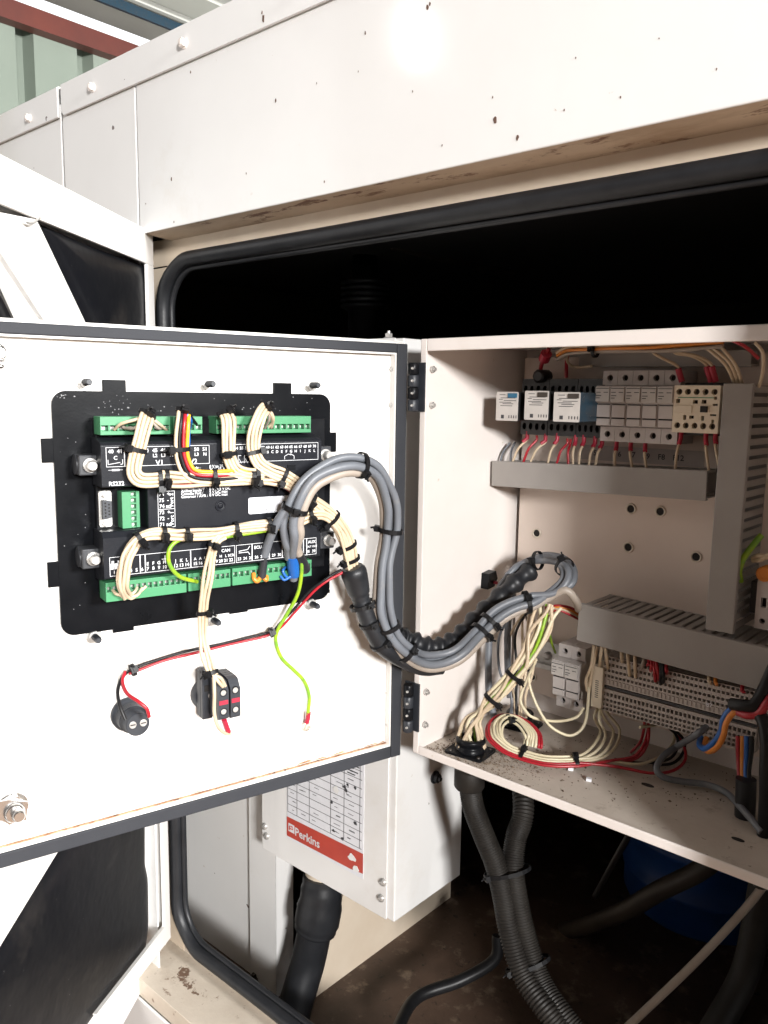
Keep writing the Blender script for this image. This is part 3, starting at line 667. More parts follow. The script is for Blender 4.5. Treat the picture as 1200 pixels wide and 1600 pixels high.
# snap openings, rivet in the middle deck
sn = MB()
for px, py in ((259, 737), (262, 828), (408, 730), (455, 730)):
    a, b = DP.at(px, py, HF); sn.box(DP, a-.004, a+.004, b-.0025, b+.0025, HF-.001, HF+.0012)
sn.build('snap_tab', M['black'], cm)
a, b = DP.at(344, 790, HM2)
MB().lathe(DP, a, b, [(.005, HM2-.001), (.005, HM2+.0008), (.0042, HM2+.0012), (.004, HM2+.0004), (.002, HM2+.0004), (.002, HM2+.0013), (.001, HM2+.0013)], 20).build('rivet', M['dark'], cm)
spk = MB(); rn = random.Random(4)
for _ in range(95):
    q = rn.random()
    if q < .35: px, py = rn.uniform(84, 118), rn.uniform(606, 622)
    elif q < .6: px, py = rn.gauss(185, 18), rn.gauss(622, 12)
    elif q < .8: px, py = rn.uniform(84, 140), rn.uniform(640, 960)
    else: px, py = rn.uniform(150, 500), rn.uniform(618, 645)
    a, b = DP.at(px, py, H1)
    if not (a0+.004 < a < a1-.004 and b0_+.004 < b < b1_-.003): continue
    r = rn.uniform(.0002, .0007)*(1.8 if rn.random() < .1 else 1)
    spk.prism(DP, [(a+r*rn.uniform(.4, 1.6)*cos(t), b+r*rn.uniform(.4, 1.1)*sin(t)) for t in np.linspace(0, 2*pi, 6, endpoint=False)], H1-.0001, H1+.00015)
spk.build('paint_specks', M['clip2'], cm, kind='stuff')
# fixing clips
for px, py, sg in ((141, 727, 1), (146, 873, 1), (508, 711, -1), (513, 844, -1)):
    a, b = DP.at(px, py, .024)
    c = MB().box(DP, a-.009, a+.007, b-.0085, b+.0085, .004, .024).lathe(Fr(DP.w(a-.009*1, b, .012), DP.b, DP.n, DP.a), 0, 0, [(.0085, -.001), (.0085, .006)], 16).build('fixing_clip', M['clip'], cm, bevel=.001)
    MB().lathe(DP, a, b, [(.0045, .0238), (.0045, .031), (.0035, .033)], 16).lathe(DP, a, b, [(.006, .0238), (.006, .0255)], 16).build('clip_screw', M['steel'], c)
# green plug connectors
HG = .030
slotm = MB().prism(LOC, [(-.0015, -.0012), (.0015, -.0012), (.0015, .0012), (-.0015, .0012)], -.0005, .0003).lathe(LOC, 0, 0, [(.0011, .0003), (.0009, .0008)], 8).mesh('clamp_screw', M['steel'])
def connector(tl, tr, bl, n, up, name='green_connector'):
    a0, t0 = DP.at(*tl, HG); a1, t1 = DP.at(*tr, HG); _, b0 = DP.at(*bl, HG)
    top = (t0+t1)/2; p = (a1-a0)/n; o = MB()
    o.box(DP, a0, a1, b0, top, .010, HG-.006)                     # floor of the wire entries
    lo, hi_ = (b0, b0+(top-b0)*.22) if up else (b0, b0+(top-b0)*.50)
    l2, h2 = (top-(top-b0)*.48, top) if up else (top-(top-b0)*.22, top)
    o.box(DP, a0, a1, lo, hi_, HG-.006, HG).box(DP, a0, a1, l2, h2, HG-.006, HG)
    for k in range(n+1):
        x = a0+k*p; w = .0009 if 0 < k < n else .0013
        o.box(DP, max(a0, x-w), min(a1, x+w), hi_, l2, HG-.006, HG-.0004)
    cn = o.build(name, M['green'], cm, bevel=.0003)
    for k in range(n): piece('clamp_screw', slotm, cn, DP.w(a0+(k+.5)*p, (hi_+l2)/2, HG-.0058), DP)
connector((156, 652), (266, 650), (158, 680), 8, True)
connector((271, 651), (316, 651), (271, 678), 4, True)
connector((338, 651), (486, 650), (338, 678), 15, True)
connector((165, 911), (291, 897), (169, 941), 14, False)
connector((294, 897), (360, 889), (296, 924), 8, False)
connector((363, 888), (487, 875), (365, 915), 14, False)
# left recess: serial port and green side connector
xa, xb, za, zb = rr(DP, (150, 767), (231, 832), .016)
MB().box(DP, xa, ma0+.001, lb1+.002, ub0-.001, HB, .0165).build('port_recess', M['black'], cm)
xa, xb, za, zb = rr(DP, (155, 768), (177, 823), .022)
ds = MB().prism(DP, rpoly(xa, xb, za, zb, .002, 3), .0165, .0195)
xm, zm = (xa+xb)/2, (za+zb)/2
dsub = ds.build('serial_port', M['steel'], cm)
MB().prism(DP, [(xm-.0035, zm-.0085), (xm+.0040, zm-.0070), (xm+.0040, zm+.0070), (xm-.0035, zm+.0085)], .0195, .0245).build('port_shell', M['blkgrey'], dsub, bevel=.0006)
pin = MB().lathe(LOC, 0, 0, [(.0007, 0), (.0006, .001)], 8).mesh('pin_hole', M['inner'])
for k in range(5): piece('pin_hole', pin, dsub, DP.w(xm-.0013, zm-.0056+k*.0028, .0245), DP)
for k in range(4): piece('pin_hole', pin, dsub, DP.w(xm+.0018, zm-.0042+k*.0028, .0245), DP)
hx = MB().hexnut(LOC, 0, 0, .0028, 0, .004).lathe(LOC, 0, 0, [(.0014, .004), (.0013, .0045)], 8).mesh('jack_nut', M['steel'])
for z in (za+.003, zb-.003): piece('jack_nut', hx, dsub, DP.w(xm, z, .0195), DP)
xa, xb, za, zb = rr(DP, (190, 769), (220, 824), .030)
pc = MB().box(DP, xa, xb, za, zb, .0165, .024).box(DP, xa, xa+(xb-xa)*.5, za, zb, .024, .030).box(DP, xb-.003, xb, za, zb, .024, .0285)
n = 6
for k in range(n+1): pc.box(DP, xa+(xb-xa)*.5, xb-.003, max(za, za+(zb-za)*k/n-.0008), min(zb, za+(zb-za)*k/n+.0008), .024, .0285)
pco = pc.build('green_connector', M['green'], cm, bevel=.0003)
for k in range(n): piece('clamp_screw', slotm, pco, DP.w(xa+(xb-xa)*.66, za+(zb-za)*(k+.5)/n, .0243), DP)
# barcode sticker
xa, xb, za, zb = rr(DP, (388, 779), (470, 804), HM2)
zb = DP.at(388, 778, HM2)[1]; za = DP.at(388, 803.5, HM2)[1]
stk = MB().prism(DP, rpoly(xa, xb, za, zb, .0015, 3), HM2, HM2+.0004).build('sticker', M['paper'], cm)
bc = MB(); rn = random.Random(11)
for i in range(9):
    for j in range(9):
        if rn.random() < .0: bc.box(DP, 0, 0, 0, 0, 0, 0)
ca, cbb = DP.at(404, 797, HM2)
for k in range(7): bc.box(DP, ca+k*.0012, ca+k*.0012+.0007, cbb-.0004, cbb+.0005, HM2+.0004, HM2+.0006)
bc.box(DP, ca, ca+.017, cbb-.0022, cbb-.0020, HM2+.0004, HM2+.0006)
bc.build('sticker_print', M['inkd'], stk, kind='stuff')
# printed legends
lg = MB(); HT = HF+.0002
def fpx(px, py, h=HF): return DP.at(px, py, h)
def bar(x0, x1, z0, z1, h=HT): lg.add([DP.w(x0, z0, h), DP.w(x1, z0, h), DP.w(x1, z1, h), DP.w(x0, z1, h)], [(0, 1, 2, 3)])
def frame(x0, x1, z0, z1, w=.0004, h=HT):
    bar(x0, x1, z0, z0+w, h); bar(x0, x1, z1-w, z1, h); bar(x0, x0+w, z0+w, z1-w, h); bar(x1-w, x1, z0+w, z1-w, h)
def T(s, px, py, size, h=HT, hh=HF, **k): a, b = fpx(px, py, hh); text_into(lg, DP, s, a, b, h, size, **k)
ft_, fb_ = fpx(170, 699)[1], fpx(170, 730)[1]
fA, fB, fC, fD = fpx(165, 700)[0], fpx(194, 700)[0], fpx(276, 700)[0], fpx(327, 700)[0]
frame(fA, fB, fb_, ft_); frame(fB, fC, fb_, ft_); frame(fC+.0008, fD, fb_, ft_)
frame(fpx(347, 700)[0], fpx(405, 700)[0], fb_, ft_); frame(fpx(407, 700)[0], fpx(497, 700)[0], fb_, ft_)
row1 = .5*(fpx(170, 703)[1]+fpx(480, 697)[1])
def Tx(s, px, z, size, **k): text_into(lg, DP, s, fpx(px, 705)[0], z, HT, size, **k)
S1 = .0045
z1_ = ft_-.0036; z2_ = ft_-.0080; z3_ = ft_-.0142
for s, px in (('40', 173), ('41', 187), ('42', 201), ('44', 228), ('45', 242), ('46', 255), ('47', 268), ('50', 307), ('51', 320)): Tx(s, px, z1_, S1)
for s, px in (('L2', 242), ('L3', 255), ('N', 268), ('L3', 307), ('N', 320)): Tx(s, px, z2_, S1*.9)
Tx('C', 180, z2_-.001, S1); Tx('V1', 249, z3_, .0062); Tx('V2', 302, z3_, .0062)
for k in range(12):
    px = 411+(491-411)*k/11; Tx(str(59+k), px, z1_, .0036); Tx('ABCDEFGHIJKL'[k], px, z1_-.0042, .0036)
for k, s in enumerate(('54', '55', '56')): Tx(s, 369+k*8.2, z1_, .0036)
# little circuit symbols
def poly(pts, w=.00045):
    for (xa, za), (xb, zb) in zip(pts, pts[1:]):
        d = np.array([xb-xa, zb-za]); d = d/np.linalg.norm(d); nn = np.array([-d[1], d[0]])*w/2
        lg.add([DP.w(xa+nn[0], za+nn[1], HT), DP.w(xa-nn[0], za-nn[1], HT), DP.w(xb-nn[0], zb-nn[1], HT), DP.w(xb+nn[0], zb+nn[1], HT)], [(0, 1, 2, 3)])
cx, cz = fpx(180, 716); cz = z3_
poly([(cx-.006, cz+.004), (cx-.006, cz), (cx+.004, cz+.0015)]); poly([(cx+.004, cz), (cx+.006, cz), (cx+.006, cz+.004)]); frame(cx-.003, cx+.003, cz-.0055, cz-.004); poly([(cx-.006, cz-.0047), (cx+.006, cz-.0047)], .0003)
cx = fpx(452, 712)[0]; poly([(cx-.005, cz-.001), (cx-.005, cz+.002), (cx-.001, cz+.004), (cx+.002, cz+.003)]); poly([(cx+.001, cz+.0045), (cx+.005, cz+.002), (cx+.005, cz-.001)])
cx = fpx(372, 712)[0]
for k in range(3): poly([(cx+k*.006, cz-.003), (cx+k*.006, cz+.004), (cx+k*.006+.003, cz+.004)], .0004); poly([(cx+k*.006+.001, cz+.001), (cx+k*.006+.003, cz-.003)], .0004)
T('RS232', 182, 756, .0050)
# spec text on the middle deck
HTm = HM2+.0002
for i, s in enumerate(('Magnetic Pickup :', 'Analog Inputs :', 'Console Port :', 'Governor / AVR :')):
    a, b = fpx(283, 763+i*4.6, HM2); text_into(lg, DP, s, a, b, HTm, .0034, 'LEFT')
for i, s in enumerate(('3 V to 50 V RMS', '0 V to 5 V DC', '5 V DC max', '8 V DC max')):
    a, b = fpx(327, 760+i*4.6, HM2); text_into(lg, DP, s, a, b, HTm, .0034, 'LEFT')
for i, s in enumerate(('8 V to 35 V, 5 A', '24 V, 15 A, 80 Hz', '35 V DC', '40 mA')):
    a, b = fpx(327, 729+i*4.4, HF); text_into(lg, DP, s, a, b, HT, .0034, 'LEFT')
for i, s in enumerate(('DC Supply :', 'Relay Out :')):
    a, b = fpx(285, 732+i*4.6, HF); text_into(lg, DP, s, a, b, HT, .0034, 'LEFT')
xa, xb, za, zb = rr(DP, (246, 768), (274, 823), HM2); frame(xa, xb, za, zb, .0004, HTm); bar(xa, xb, (za+zb)/2, (za+zb)/2+.0004, HTm)
for i, s in enumerate(('76  +', '75  -', '74 scr', '73  +', '72  -', '71 scr')):
    z = zb-(zb-za)*(i+.5)/6; text_into(lg, DP, s, xa+.0012, z, HTm, .0046, 'LEFT')
for s, z in (('Port 2', zb-(zb-za)*.25), ('Port 1', zb-(zb-za)*.75)): text_into(lg, DP, s, xb-.0028, z, HTm, .0046, rot=pi/2)
# lower legends: frames and terminal numbers
lt = fpx(172, 871)[1]; lbm = fpx(172, 901)[1]
def lxx(px): return fpx(px, 880)[0]
edges = [171, 191, 219, 227, 298, 367, 369, 394, 421, 441, 465, 474, 479, 494]
for ea, eb in zip(edges, edges[1:]):
    if eb-ea > 4: frame(lxx(ea), lxx(eb), lbm, lt)
zr1 = lbm+.0032; zr2 = lbm+.0075
xs_ = [178+(292-178)*k/13 for k in range(14)]
for k in range(14): text_into(lg, DP, str(k+1), lxx(xs_[k]), zr1, HT, .0042)
for k, c in enumerate('EFGHIJKL'): text_into(lg, DP, c, lxx(xs_[6+k]), zr2, HT, .0040)
for k in range(8): text_into(lg, DP, str(15+k), lxx(305+(361-305)*k/7), zr1, HT, .0040)
for k, c in enumerate(('A', 'A', 'D', 'S', 'T', 'H', 'L', 'SCR')): text_into(lg, DP, c, lxx(305+(361-305)*k/7), zr2, HT, .0034)
for k in range(14): text_into(lg, DP, str(23+k) if k < 13 else '39', lxx(374+(490-374)*k/13), zr1, HT, .0038)
for s, px in (('CAN', 353), ('ECU', 403), ('AUX', 487)): text_into(lg, DP, s, lxx(px), lt-.004, HT, .0040)
text_into(lg, DP, 'OUT OUT', lxx(487), lt-.0085, HT, .0026)
cx, cz = lxx(181), lt-.0075
bar(cx-.0045, cx+.0045, cz-.003, cz+.002); bar(cx-.0035, cx-.0015, cz+.0022, cz+.0042); bar(cx+.0015, cx+.0035, cz+.0022, cz+.0042)
text_into(lg, DP, '-', lxx(178), zr2, HT, .005)
cx, cz = lxx(381), lt-.006; poly([(cx-.005, cz), (cx+.004, cz+.001), (cx+.006, cz+.004)], .0006); poly([(cx+.004, cz-.001), (cx+.006, cz-.004)], .0006); poly([(cx-.005, cz-.0015), (cx+.004, cz-.0015)], .0006)
cx, cz = lxx(258), lt-.006; poly([(cx-.003, cz), (cx+.003, cz)], .0006); poly([(cx, cz-.003), (cx, cz+.003)], .0006)
lg.build('printed_legend', M['print'], cm, kind='stuff')
# dirt scuffs on the bezel's upper left corner
# ================================================================== buzzer and switch contact blocks on the door
bp_ = DP.at(199, 1114, 0); best = min(np.linspace(.02, .07, 60), key=lambda h: np.linalg.norm(np.array(DP.at(216, 1132, h))-np.array(bp_)))
ba, bb = bp_; HBZ = float(best)
bz = thing('panel_buzzer', DP.w(ba, bb, 0), 'round black panel buzzer with two terminal screws low on the open door', 'buzzer')
prof = [(.0155, .0005), (.0155, .005), (.0135, .0055)]
for k in range(5): z = .007+k*(HBZ-.020)/5; prof += [(.0128, z), (.0128, z+.0022), (.0120, z+.0024), (.0120, z+.0038)]
prof += [(.0122, HBZ-.011), (.0106, HBZ-.010), (.0106, HBZ-.0006), (.0100, HBZ)]
MB().lathe(DP, ba, bb, prof, 28).build('body', M['blkgrey'], bz)
for dx in (-.0046, .0048):
    q = MB().lathe(DP, ba+dx, bb+.0008, [(.0032, HBZ-.0002), (.0032, HBZ+.0005), (.0027, HBZ+.0003)], 14).build('terminal_screw', M['steel'], bz)
    MB().box(DP, ba+dx-.0022, ba+dx+.0022, bb+.0004, bb+.0012, HBZ+.0003, HBZ+.0008).build('slot', M['inner'], q)
sw = thing('switch_blocks', D(333, 1090, 0), 'grey switch contact blocks with red plungers at the end of white wires', 'switch')
a, b = DP.at(322, 1088, .010)
MB().lathe(DP, a+.004, b, [(.016, .0003), (.016, .006), (.014, .009)], 24).build('collar', M['blkgrey'], sw)
xa, xb, za, zb = rr(DP, (316, 1053), (333, 1122), .024)
hd = MB().box(DP, xa, xb+.006, za, zb, .008, .018).box(DP, xa, xb, za, zb, .018, .0235).box(DP, xa+.001, xb+.002, zb-.002, zb+.003, .012, .022).build('holder', M['blkgrey'], sw, bevel=.0008)
MB().box(DP, xa+.002, xb-.002, zb-.018, zb-.012, .0235, .0242).build('latch_slot', M['inner'], hd)
MB().lathe(DP, xb-.001, (za+zb)/2, [(.0035, .0236), (.0035, .0245)], 12).build('actuator', M['relay'], hd)
for k, (tl, br) in enumerate((((340, 1068), (358.5, 1123)), ((359.5, 1063), (376.5, 1120)))):
    h = .046; xa, xb, za, zb = rr(DP, tl, br, h)
    prof = [(.012, za), (h-.002, za), (h, za+.002), (h, zb-.009), (h-.006, zb-.001), (h-.012, zb), (.012, zb)]
    blk = MB().prism(Fr(DP.w(xa+.0003, 0, 0), DP.n, DP.b, DP.a), prof, 0, xb-xa-.0006).build('contact_block', M['blkgrey'], sw, bevel=.0006)
    xm = (xa+xb)/2
    for z in (za+(zb-za)*.22, za+(zb-za)*.72):
        MB().lathe(DP, xm, z, [(.0036, h-.001), (.0036, h+.0002), (.0031, h+.0002), (.0031, h-.003)], 14, cap=False).build('screw_well', M['black'], blk)
        MB().lathe(DP, xm, z, [(.0028, h-.001), (.0026, h+.0001)], 12).box(DP, xm-.0022, xm+.0022, z-.0004, z+.0004, h, h+.0004).build('screw', M['steel'], blk)
    MB().box(DP, xa+.0012, xb-.0012, za+(zb-za)*.41, za+(zb-za)*.52, h-.001, h+.0005).build('plunger', M['redmark'], blk)
    cw = MB()
    for j in range(3): cw.box(DP, xa+.001, xb-.001, zb-.004, zb+.0002, h-.020-j*.006, h-.016-j*.006)
    cw.build('cover_clip', M['black'], blk)
# adhesive tie base
tbm = thing('tie_base', D(193, 1050, 0), 'white adhesive cable tie base above the round black buzzer', 'mount')
MB().box(DP, *rr(DP, (184, 1046), (200, 1066), 0), .0, .003).build('base_pad', M['doorp'], tbm, bevel=.0006)

# ================================================================== cabinet contents
def copy_thing(root, delta, label=None):
    r = root.copy(); COL.objects.link(r); r.location = Vector(root.location)+Vector(tuple(map(float, delta)))
    if label: r['label'] = label
    def rec(src, dst):
        for ch in [c for c in src.children]:
            c = ch.copy(); COL.objects.link(c); c.parent = dst; rec(ch, c)
    rec(root, r); return r
# ---- slotted wiring ducts
def duct(tl, tr, bl, h, label, ext=0.0, vertical=False, depth=None):
    p0, p1, p2 = B(*tl, h), B(*tr, h), B(*bl, h)
    if vertical: p0, p1, p2 = B(*tl, h), B(*bl, h), B(*tr, h)
    av = p1-p0; L = np.linalg.norm(av)+ext; av = av/np.linalg.norm(av); bv = p2-p0; bv = bv-av*np.dot(bv, av); wd = np.linalg.norm(bv); bv = bv/wd
    dp = depth or h
    fr = Fr(p0-BACK.n*h, av, bv, BACK.n)
    t = thing('wiring_duct', fr.w(L/2, wd/2, 0), label, 'cable duct', 'slotted grey wiring ducts')
    MB().box(fr, .001, L-.001, .001, wd-.001, .0006, .0025).build('duct_back', M['duct'], t)
    MB().box(fr, 0, L, -.0008, wd+.0008, h-.0022, h).box(fr, 0, L, -.0008, .0006, h-.007, h-.0022).box(fr, 0, L, wd-.0006, wd+.0008, h-.007, h-.0022).build('duct_lid', M['duct'], t, bevel=.0008)
    fm = MB().box(LOC, -.0031, .0031, -.0008, .0008, .0025, h-.0075).mesh('duct_finger', M['duct'])
    n = int(L/.0098)
    for k in range(n):
        for y in (.0016, wd-.0016): piece('duct_finger', fm, t, fr.w((k+.5)*L/n, y, 0), fr)
    return t, fr, L, wd
d1, F1, L1, W1 = duct((768, 721), (1105, 737), (767, 758), .060, 'short horizontal grey wiring duct below the relays and fuse holders')
d2, F2, L2, W2 = duct((1132, 599), (1175, 600), (1103, 983), .070, 'tall upright grey wiring duct beside the cream contactor', vertical=True)
d3, F3, L3, W3 = duct((905, 944), (1196, 1014), (900, 999), .072, 'long horizontal grey wiring duct above the terminal strip', ext=.018)
# thin top duct behind the fuse holders
d4, F4, L4, W4 = duct((905, 551), (1064, 549), (905, 572), .030, 'grey wiring duct at the top of the plate behind the fuse holders', ext=.07)

# ---- fuse holders
ha, hb, hc = .062, .058, .045
fa, fb_top = BACK.at(930, 602, ha); fa2 = BACK.at(1053, 602, ha)[0]; PIT = (fa2-fa)/5
bT = BACK.at(1000, 579, hc)[1]; bl1 = BACK.at(1000, 603, ha)[1]; bl0 = BACK.at(1000, 630, ha)[1]; bw0 = BACK.at(1000, 667, hb)[1]; bB = BACK.at(1000, 692, hc)[1]
def fuse(a, b_shift, label, group):
    f = Fr(BACK.w(a, b_shift, 0), BACK.a, BACK.b, BACK.n); w = PIT-.0003
    t = thing('fuse_holder', f.w(w/2, bl0, 0), label, 'fuse holder', group)
    S = Fr(f.o, f.n, f.b, f.a)
    bd = MB().prism(S, [(.002, bB), (hc-.0055, bB), (hc-.0055, bT), (.002, bT)], 0, w)
    bd.prism(S, [(hc-.0054, bw0-.001), (hb-.002, bw0), (hb-.002, bl0-.0005), (ha-.002, bl0), (ha-.003, bl1), (hc-.0054, bl1+.0005)], 0.0002, w-.0002)
    bd.build('body', M['module'], t, bevel=.0006)
    for z0, z1 in ((bl1+.001, bT), (bB, bw0-.0015)):
        MB().pockets(f, 0, w, z0, z1, hc, [(w/2, (z0+z1)/2, .0072, .0072, 'c')], .005, 16, 1).prism(f, [(0, z0), (w, z0), (w, z1), (0, z1)], hc-.0055, hc-.0054).box(f, 0, .0006, z0, z1, hc-.0054, hc-.0001).box(f, w-.0006, w, z0, z1, hc-.0054, hc-.0001).box(f, .0006, w-.0006, z1-.0006, z1, hc-.0054, hc-.0001).box(f, .0006, w-.0006, z0, z0+.0006, hc-.0054, hc-.0001).build('clamp_cover', [M['module'], M['inner']], t)
    MB().box(f, .0006, w-.0006, bl0+.001, bl1-.001, ha-.002, ha).build('fuse_label', M['relay'], t, bevel=.0004)
    pr = MB()
    for z, x0, x1 in ((.85, .08, .95), (.62, .1, .4), (.62, .6, .9), (.42, .1, .45), (.28, .1, .35)):
        zz = bl0+(bl1-bl0)*z; pr.box(f, w*x0, w*x1, zz-.0005, zz+.0003, ha, ha+.0002)
    pr.build('label_print', M['clip'], t, kind='stuff')
    zl = bw0+(bl0-bw0)*.12; zh = bl0-(bl0-bw0)*.1
    h_ = MB().box(f, .001, w-.001, zl+.006, zh, hb-.002, hb).box(f, .001, w-.001, bw0+.0005, zl+.0045, hb-.002, hb-.0004)
    h_.build('fuse_drawer', M['module'], t, bevel=.0005)
    MB().box(f, .001, w-.001, zl+.0045, zl+.006, hb-.0019, hb-.0012).box(f, .0012, w-.0012, zh, zh+.0008, hb-.0019, hb-.001).build('drawer_gap', M['inner'], t)
    return t
f0 = fuse(fa, 0, 'leftmost grey fuse holder in the row of five, beside the third relay', 'row of five grey fuse holders')
for k, s in enumerate(('second grey fuse holder from the relays in the row of five', 'middle grey fuse holder in the row of five', 'fourth grey fuse holder from the relays in the row of five', 'rightmost grey fuse holder of five, against the cream contactor')):
    copy_thing(f0, BACK.a*PIT*(k+1), s)
g0, g1 = BACK.at(861, 1031, ha)
f5 = copy_thing(f0, BACK.w(g0-fa, g1-bl1, 0)-BACK.o, 'left one of two low grey fuse holders beside the wire bundle'); f5['group'] = 'pair of low grey fuse holders'
f6 = copy_thing(f5, BACK.a*PIT, 'right one of two low grey fuse holders beside the terminal strip')

# ---- contactor
HCN = .060
ca0, cz1 = BACK.at(1054, 602, HCN); ca1, cz0 = BACK.at(1121, 678, HCN); cw, ch = ca1-ca0, cz1-cz0
FC = Fr(BACK.w(ca0, cz0, 0), BACK.a, BACK.b, BACK.n)
ct = thing('contactor', FC.w(cw/2, ch/2, 0), 'cream contactor with ten screw wells beside the upright grey duct', 'contactor')
MB().box(FC, .002, cw-.002, -.003, ch+.003, .004, HCN-.020).build('base', M['blot'], ct, bevel=.001)
hl = []
for k in range(5):
    x = cw*(.115+.19*k); hl += [(x, ch*.865, .0066, .0066, 'c'), (x, ch*.15, .0066, .0066, 'c')]
for x, z, w, h in ((.10, .67, .004, .004), (.48, .655, .005, .0035), (.67, .66, .0045, .0035), (.27, .32, .003, .0045), (.42, .33, .0045, .0030), (.66, .315, .003, .0045), (.91, .74, .0025, .003), (.91, .60, .0045, .0018), (.88, .385, .006, .0018), (.88, .25, .0025, .0038)):
    hl.append((cw*x, ch*z, w, h, 'r'))
MB().pockets(FC, 0, cw, 0, ch, HCN, hl, .006, 16, 1).build('face', [M['mcream'], M['inner']], ct)
MB().box(FC, 0, .0010, 0, ch, HCN-.020, HCN-.0001).box(FC, cw-.001, cw, 0, ch, HCN-.020, HCN-.0001).box(FC, .001, cw-.001, 0, .001, HCN-.020, HCN-.0001).box(FC, .001, cw-.001, ch-.001, ch, HCN-.020, HCN-.0001).build('housing', M['mcream'], ct)
MB().box(FC, cw*.1, cw*.88, ch*.735, ch*.753, HCN, HCN+.0003).build('green_stripe', M['green'], ct)
MB().box(FC, cw*.04, cw*.42, ch*.42, ch*.58, HCN, HCN+.0012).build('label_holder', M['mcream'], ct, bevel=.0004)
MB().box(FC, cw*.56, cw*.80, ch*.43, ch*.58, HCN, HCN+.0006).build('indicator_window', M['mcream'], ct)
MB().box(FC, cw*.61, cw*.76, ch*.44, ch*.57, HCN+.0006, HCN+.0022).build('indicator', M['inner'], ct, bevel=.0003)
sc_ = MB().lathe(LOC, 0, 0, [(.0026, 0), (.0024, .001)], 12).mesh('clamp_screw', M['drab'])
for k in range(5):
    for z in (.865, .15): piece('clamp_screw', sc_, ct, FC.w(cw*(.115+.19*k), ch*z, HCN-.0058), FC)

# ---- relays in sockets
HS = .042; HR = .097
edges = [BACK.at(px, 670, HS)[0] for px in (813, 855, 900, 939)]
szt = BACK.at(870, 592, HS)[1]; szb = BACK.at(870, 681, HS)[1]
lab = ['left relay with white front and bright blue tab, nearest the cabinet side wall', 'middle relay with white front and dark tab between two others', 'right relay with white front and blue see-through side beside the fuse holders']
rx = [((776, 612), (808, 658)), ((820.5, 610.5), (855.5, 657)), ((866, 612.5), (904.5, 660))]
for k in range(3):
    e0, e1 = edges[k]+.0004, edges[k+1]-.0004
    t = thing('relay', BACK.w((e0+e1)/2, (szt+szb)/2, 0), lab[k], 'relay', 'relays plugged into black sockets')
    w = e1-e0
    f = Fr(BACK.w(e0, szb, 0), BACK.a, BACK.b, BACK.n); hh = szt-szb
    so = MB().box(f, 0, w, 0, hh, .002, HS-.008).box(f, 0, w, hh*.33, hh*.68, HS-.008, HS-.001)
    hl = [(w*(.14+.24*j), hh*.15, w*.17, hh*.14, 'c') for j in range(4)]
    so.pockets(f, 0, w, 0, hh*.33, HS, hl, .006, 8)
    hl = [(w*(.14+.24*j), hh*.82, w*.17, hh*.14, 'c') for j in range(4)]
    so.pockets(f, 0, w, hh*.68, hh, HS, hl, .006, 8)
    so.box(f, 0, .001, 0, hh, HS-.008, HS-.0001).box(f, w-.001, w, 0, hh, HS-.008, HS-.0001).box(f, .001, w-.001, 0, .001, HS-.008, HS-.0001).box(f, .001, w-.001, hh-.001, hh, HS-.008, HS-.0001)
    sk_ = so.build('socket', M['blot'], t)
    piece_scr = MB().lathe(LOC, 0, 0, [(.0018, 0), (.0016, .0008)], 8).mesh('socket_screw', M['drab'])
    for j in range(4): piece('socket_screw', piece_scr, sk_, f.w(w*(.14+.24*j), hh*.15, HS-.0058), f); piece('socket_screw', piece_scr, sk_, f.w(w*(.14+.24*j), hh*.82, HS-.0058), f)
    x0, z1 = BACK.at(*rx[k][0], HR); x1, z0 = BACK.at(*rx[k][1], HR)
    MB().box(BACK, x0+.0004, x1-.0004, z0, z1, HS-.001, HR-.001).build('relay_case', M['bluecase'] if k == 2 else M['blot'], t, bevel=.001)
    MB().prism(BACK, rpoly(x0, x1, z0, z1, .0012, 3), HR-.001, HR).build('relay_front', M['relay'], t)
    ww, hz = x1-x0, z1-z0
    MB().box(BACK, x0+ww*.55, x1-.001, z1-.0065, z1-.0015, HR, HR+.0014).build('test_tab', M['cyan'] if k == 0 else M['drab'], t, bevel=.0005)
    pr = MB()
    for z, a_, b_ in ((.90, .15, .42), (.79, .2, .88), (.74, .12, .3), (.70, .35, .92), (.64, .15, .7), (.59, .3, .8), (.52, .2, .75)):
        pr.box(BACK, x0+ww*a_, x0+ww*b_, z0+hz*z-.0004, z0+hz*z+.0003, HR, HR+.0002)
    pr.box(BACK, x0+ww*.25, x0+ww*.38, z0+.0025, z0+.0065, HR, HR+.0003)
    for j in range(4): pr.box(BACK, x0+ww*(.60+.11*j), x0+ww*(.63+.11*j), z0+.003, z0+.0062, HR, HR+.0003)
    pr.build('front_print', M['inkd'], t, kind='stuff')
# blank white marking strip printed with circuit numbers, on the plate under the fuse holders
mk = thing('marker_strip', BACK.w(*BACK.at(1020, 712, .001), 0), 'circuit numbers 5 6 7 F9 F8 F12 on the strip below the fuse holders', 'label')
xa, xb = BACK.at(905, 712, .001)[0], BACK.at(1100, 712, .001)[0]; zz = BACK.at(1010, 713, .001)[1]
MB().box(BACK, xa, xb, zz-.008, zz+.009, .0001, .0008).build('strip', M['termb'], mk)
tx = MB()
for s, px, py in (('5', 930, 708), ('6', 968, 710), ('7', 990, 711), ('F9', 1010, 713), ('F8', 1033.5, 714.5), ('F12', 1060, 716)):
    a, b = BACK.at(px, py, .001); text_into(tx, BACK, s, a, b, .0011, .0085)
tx.build('strip_print', M['inkd'], mk, kind='stuff')

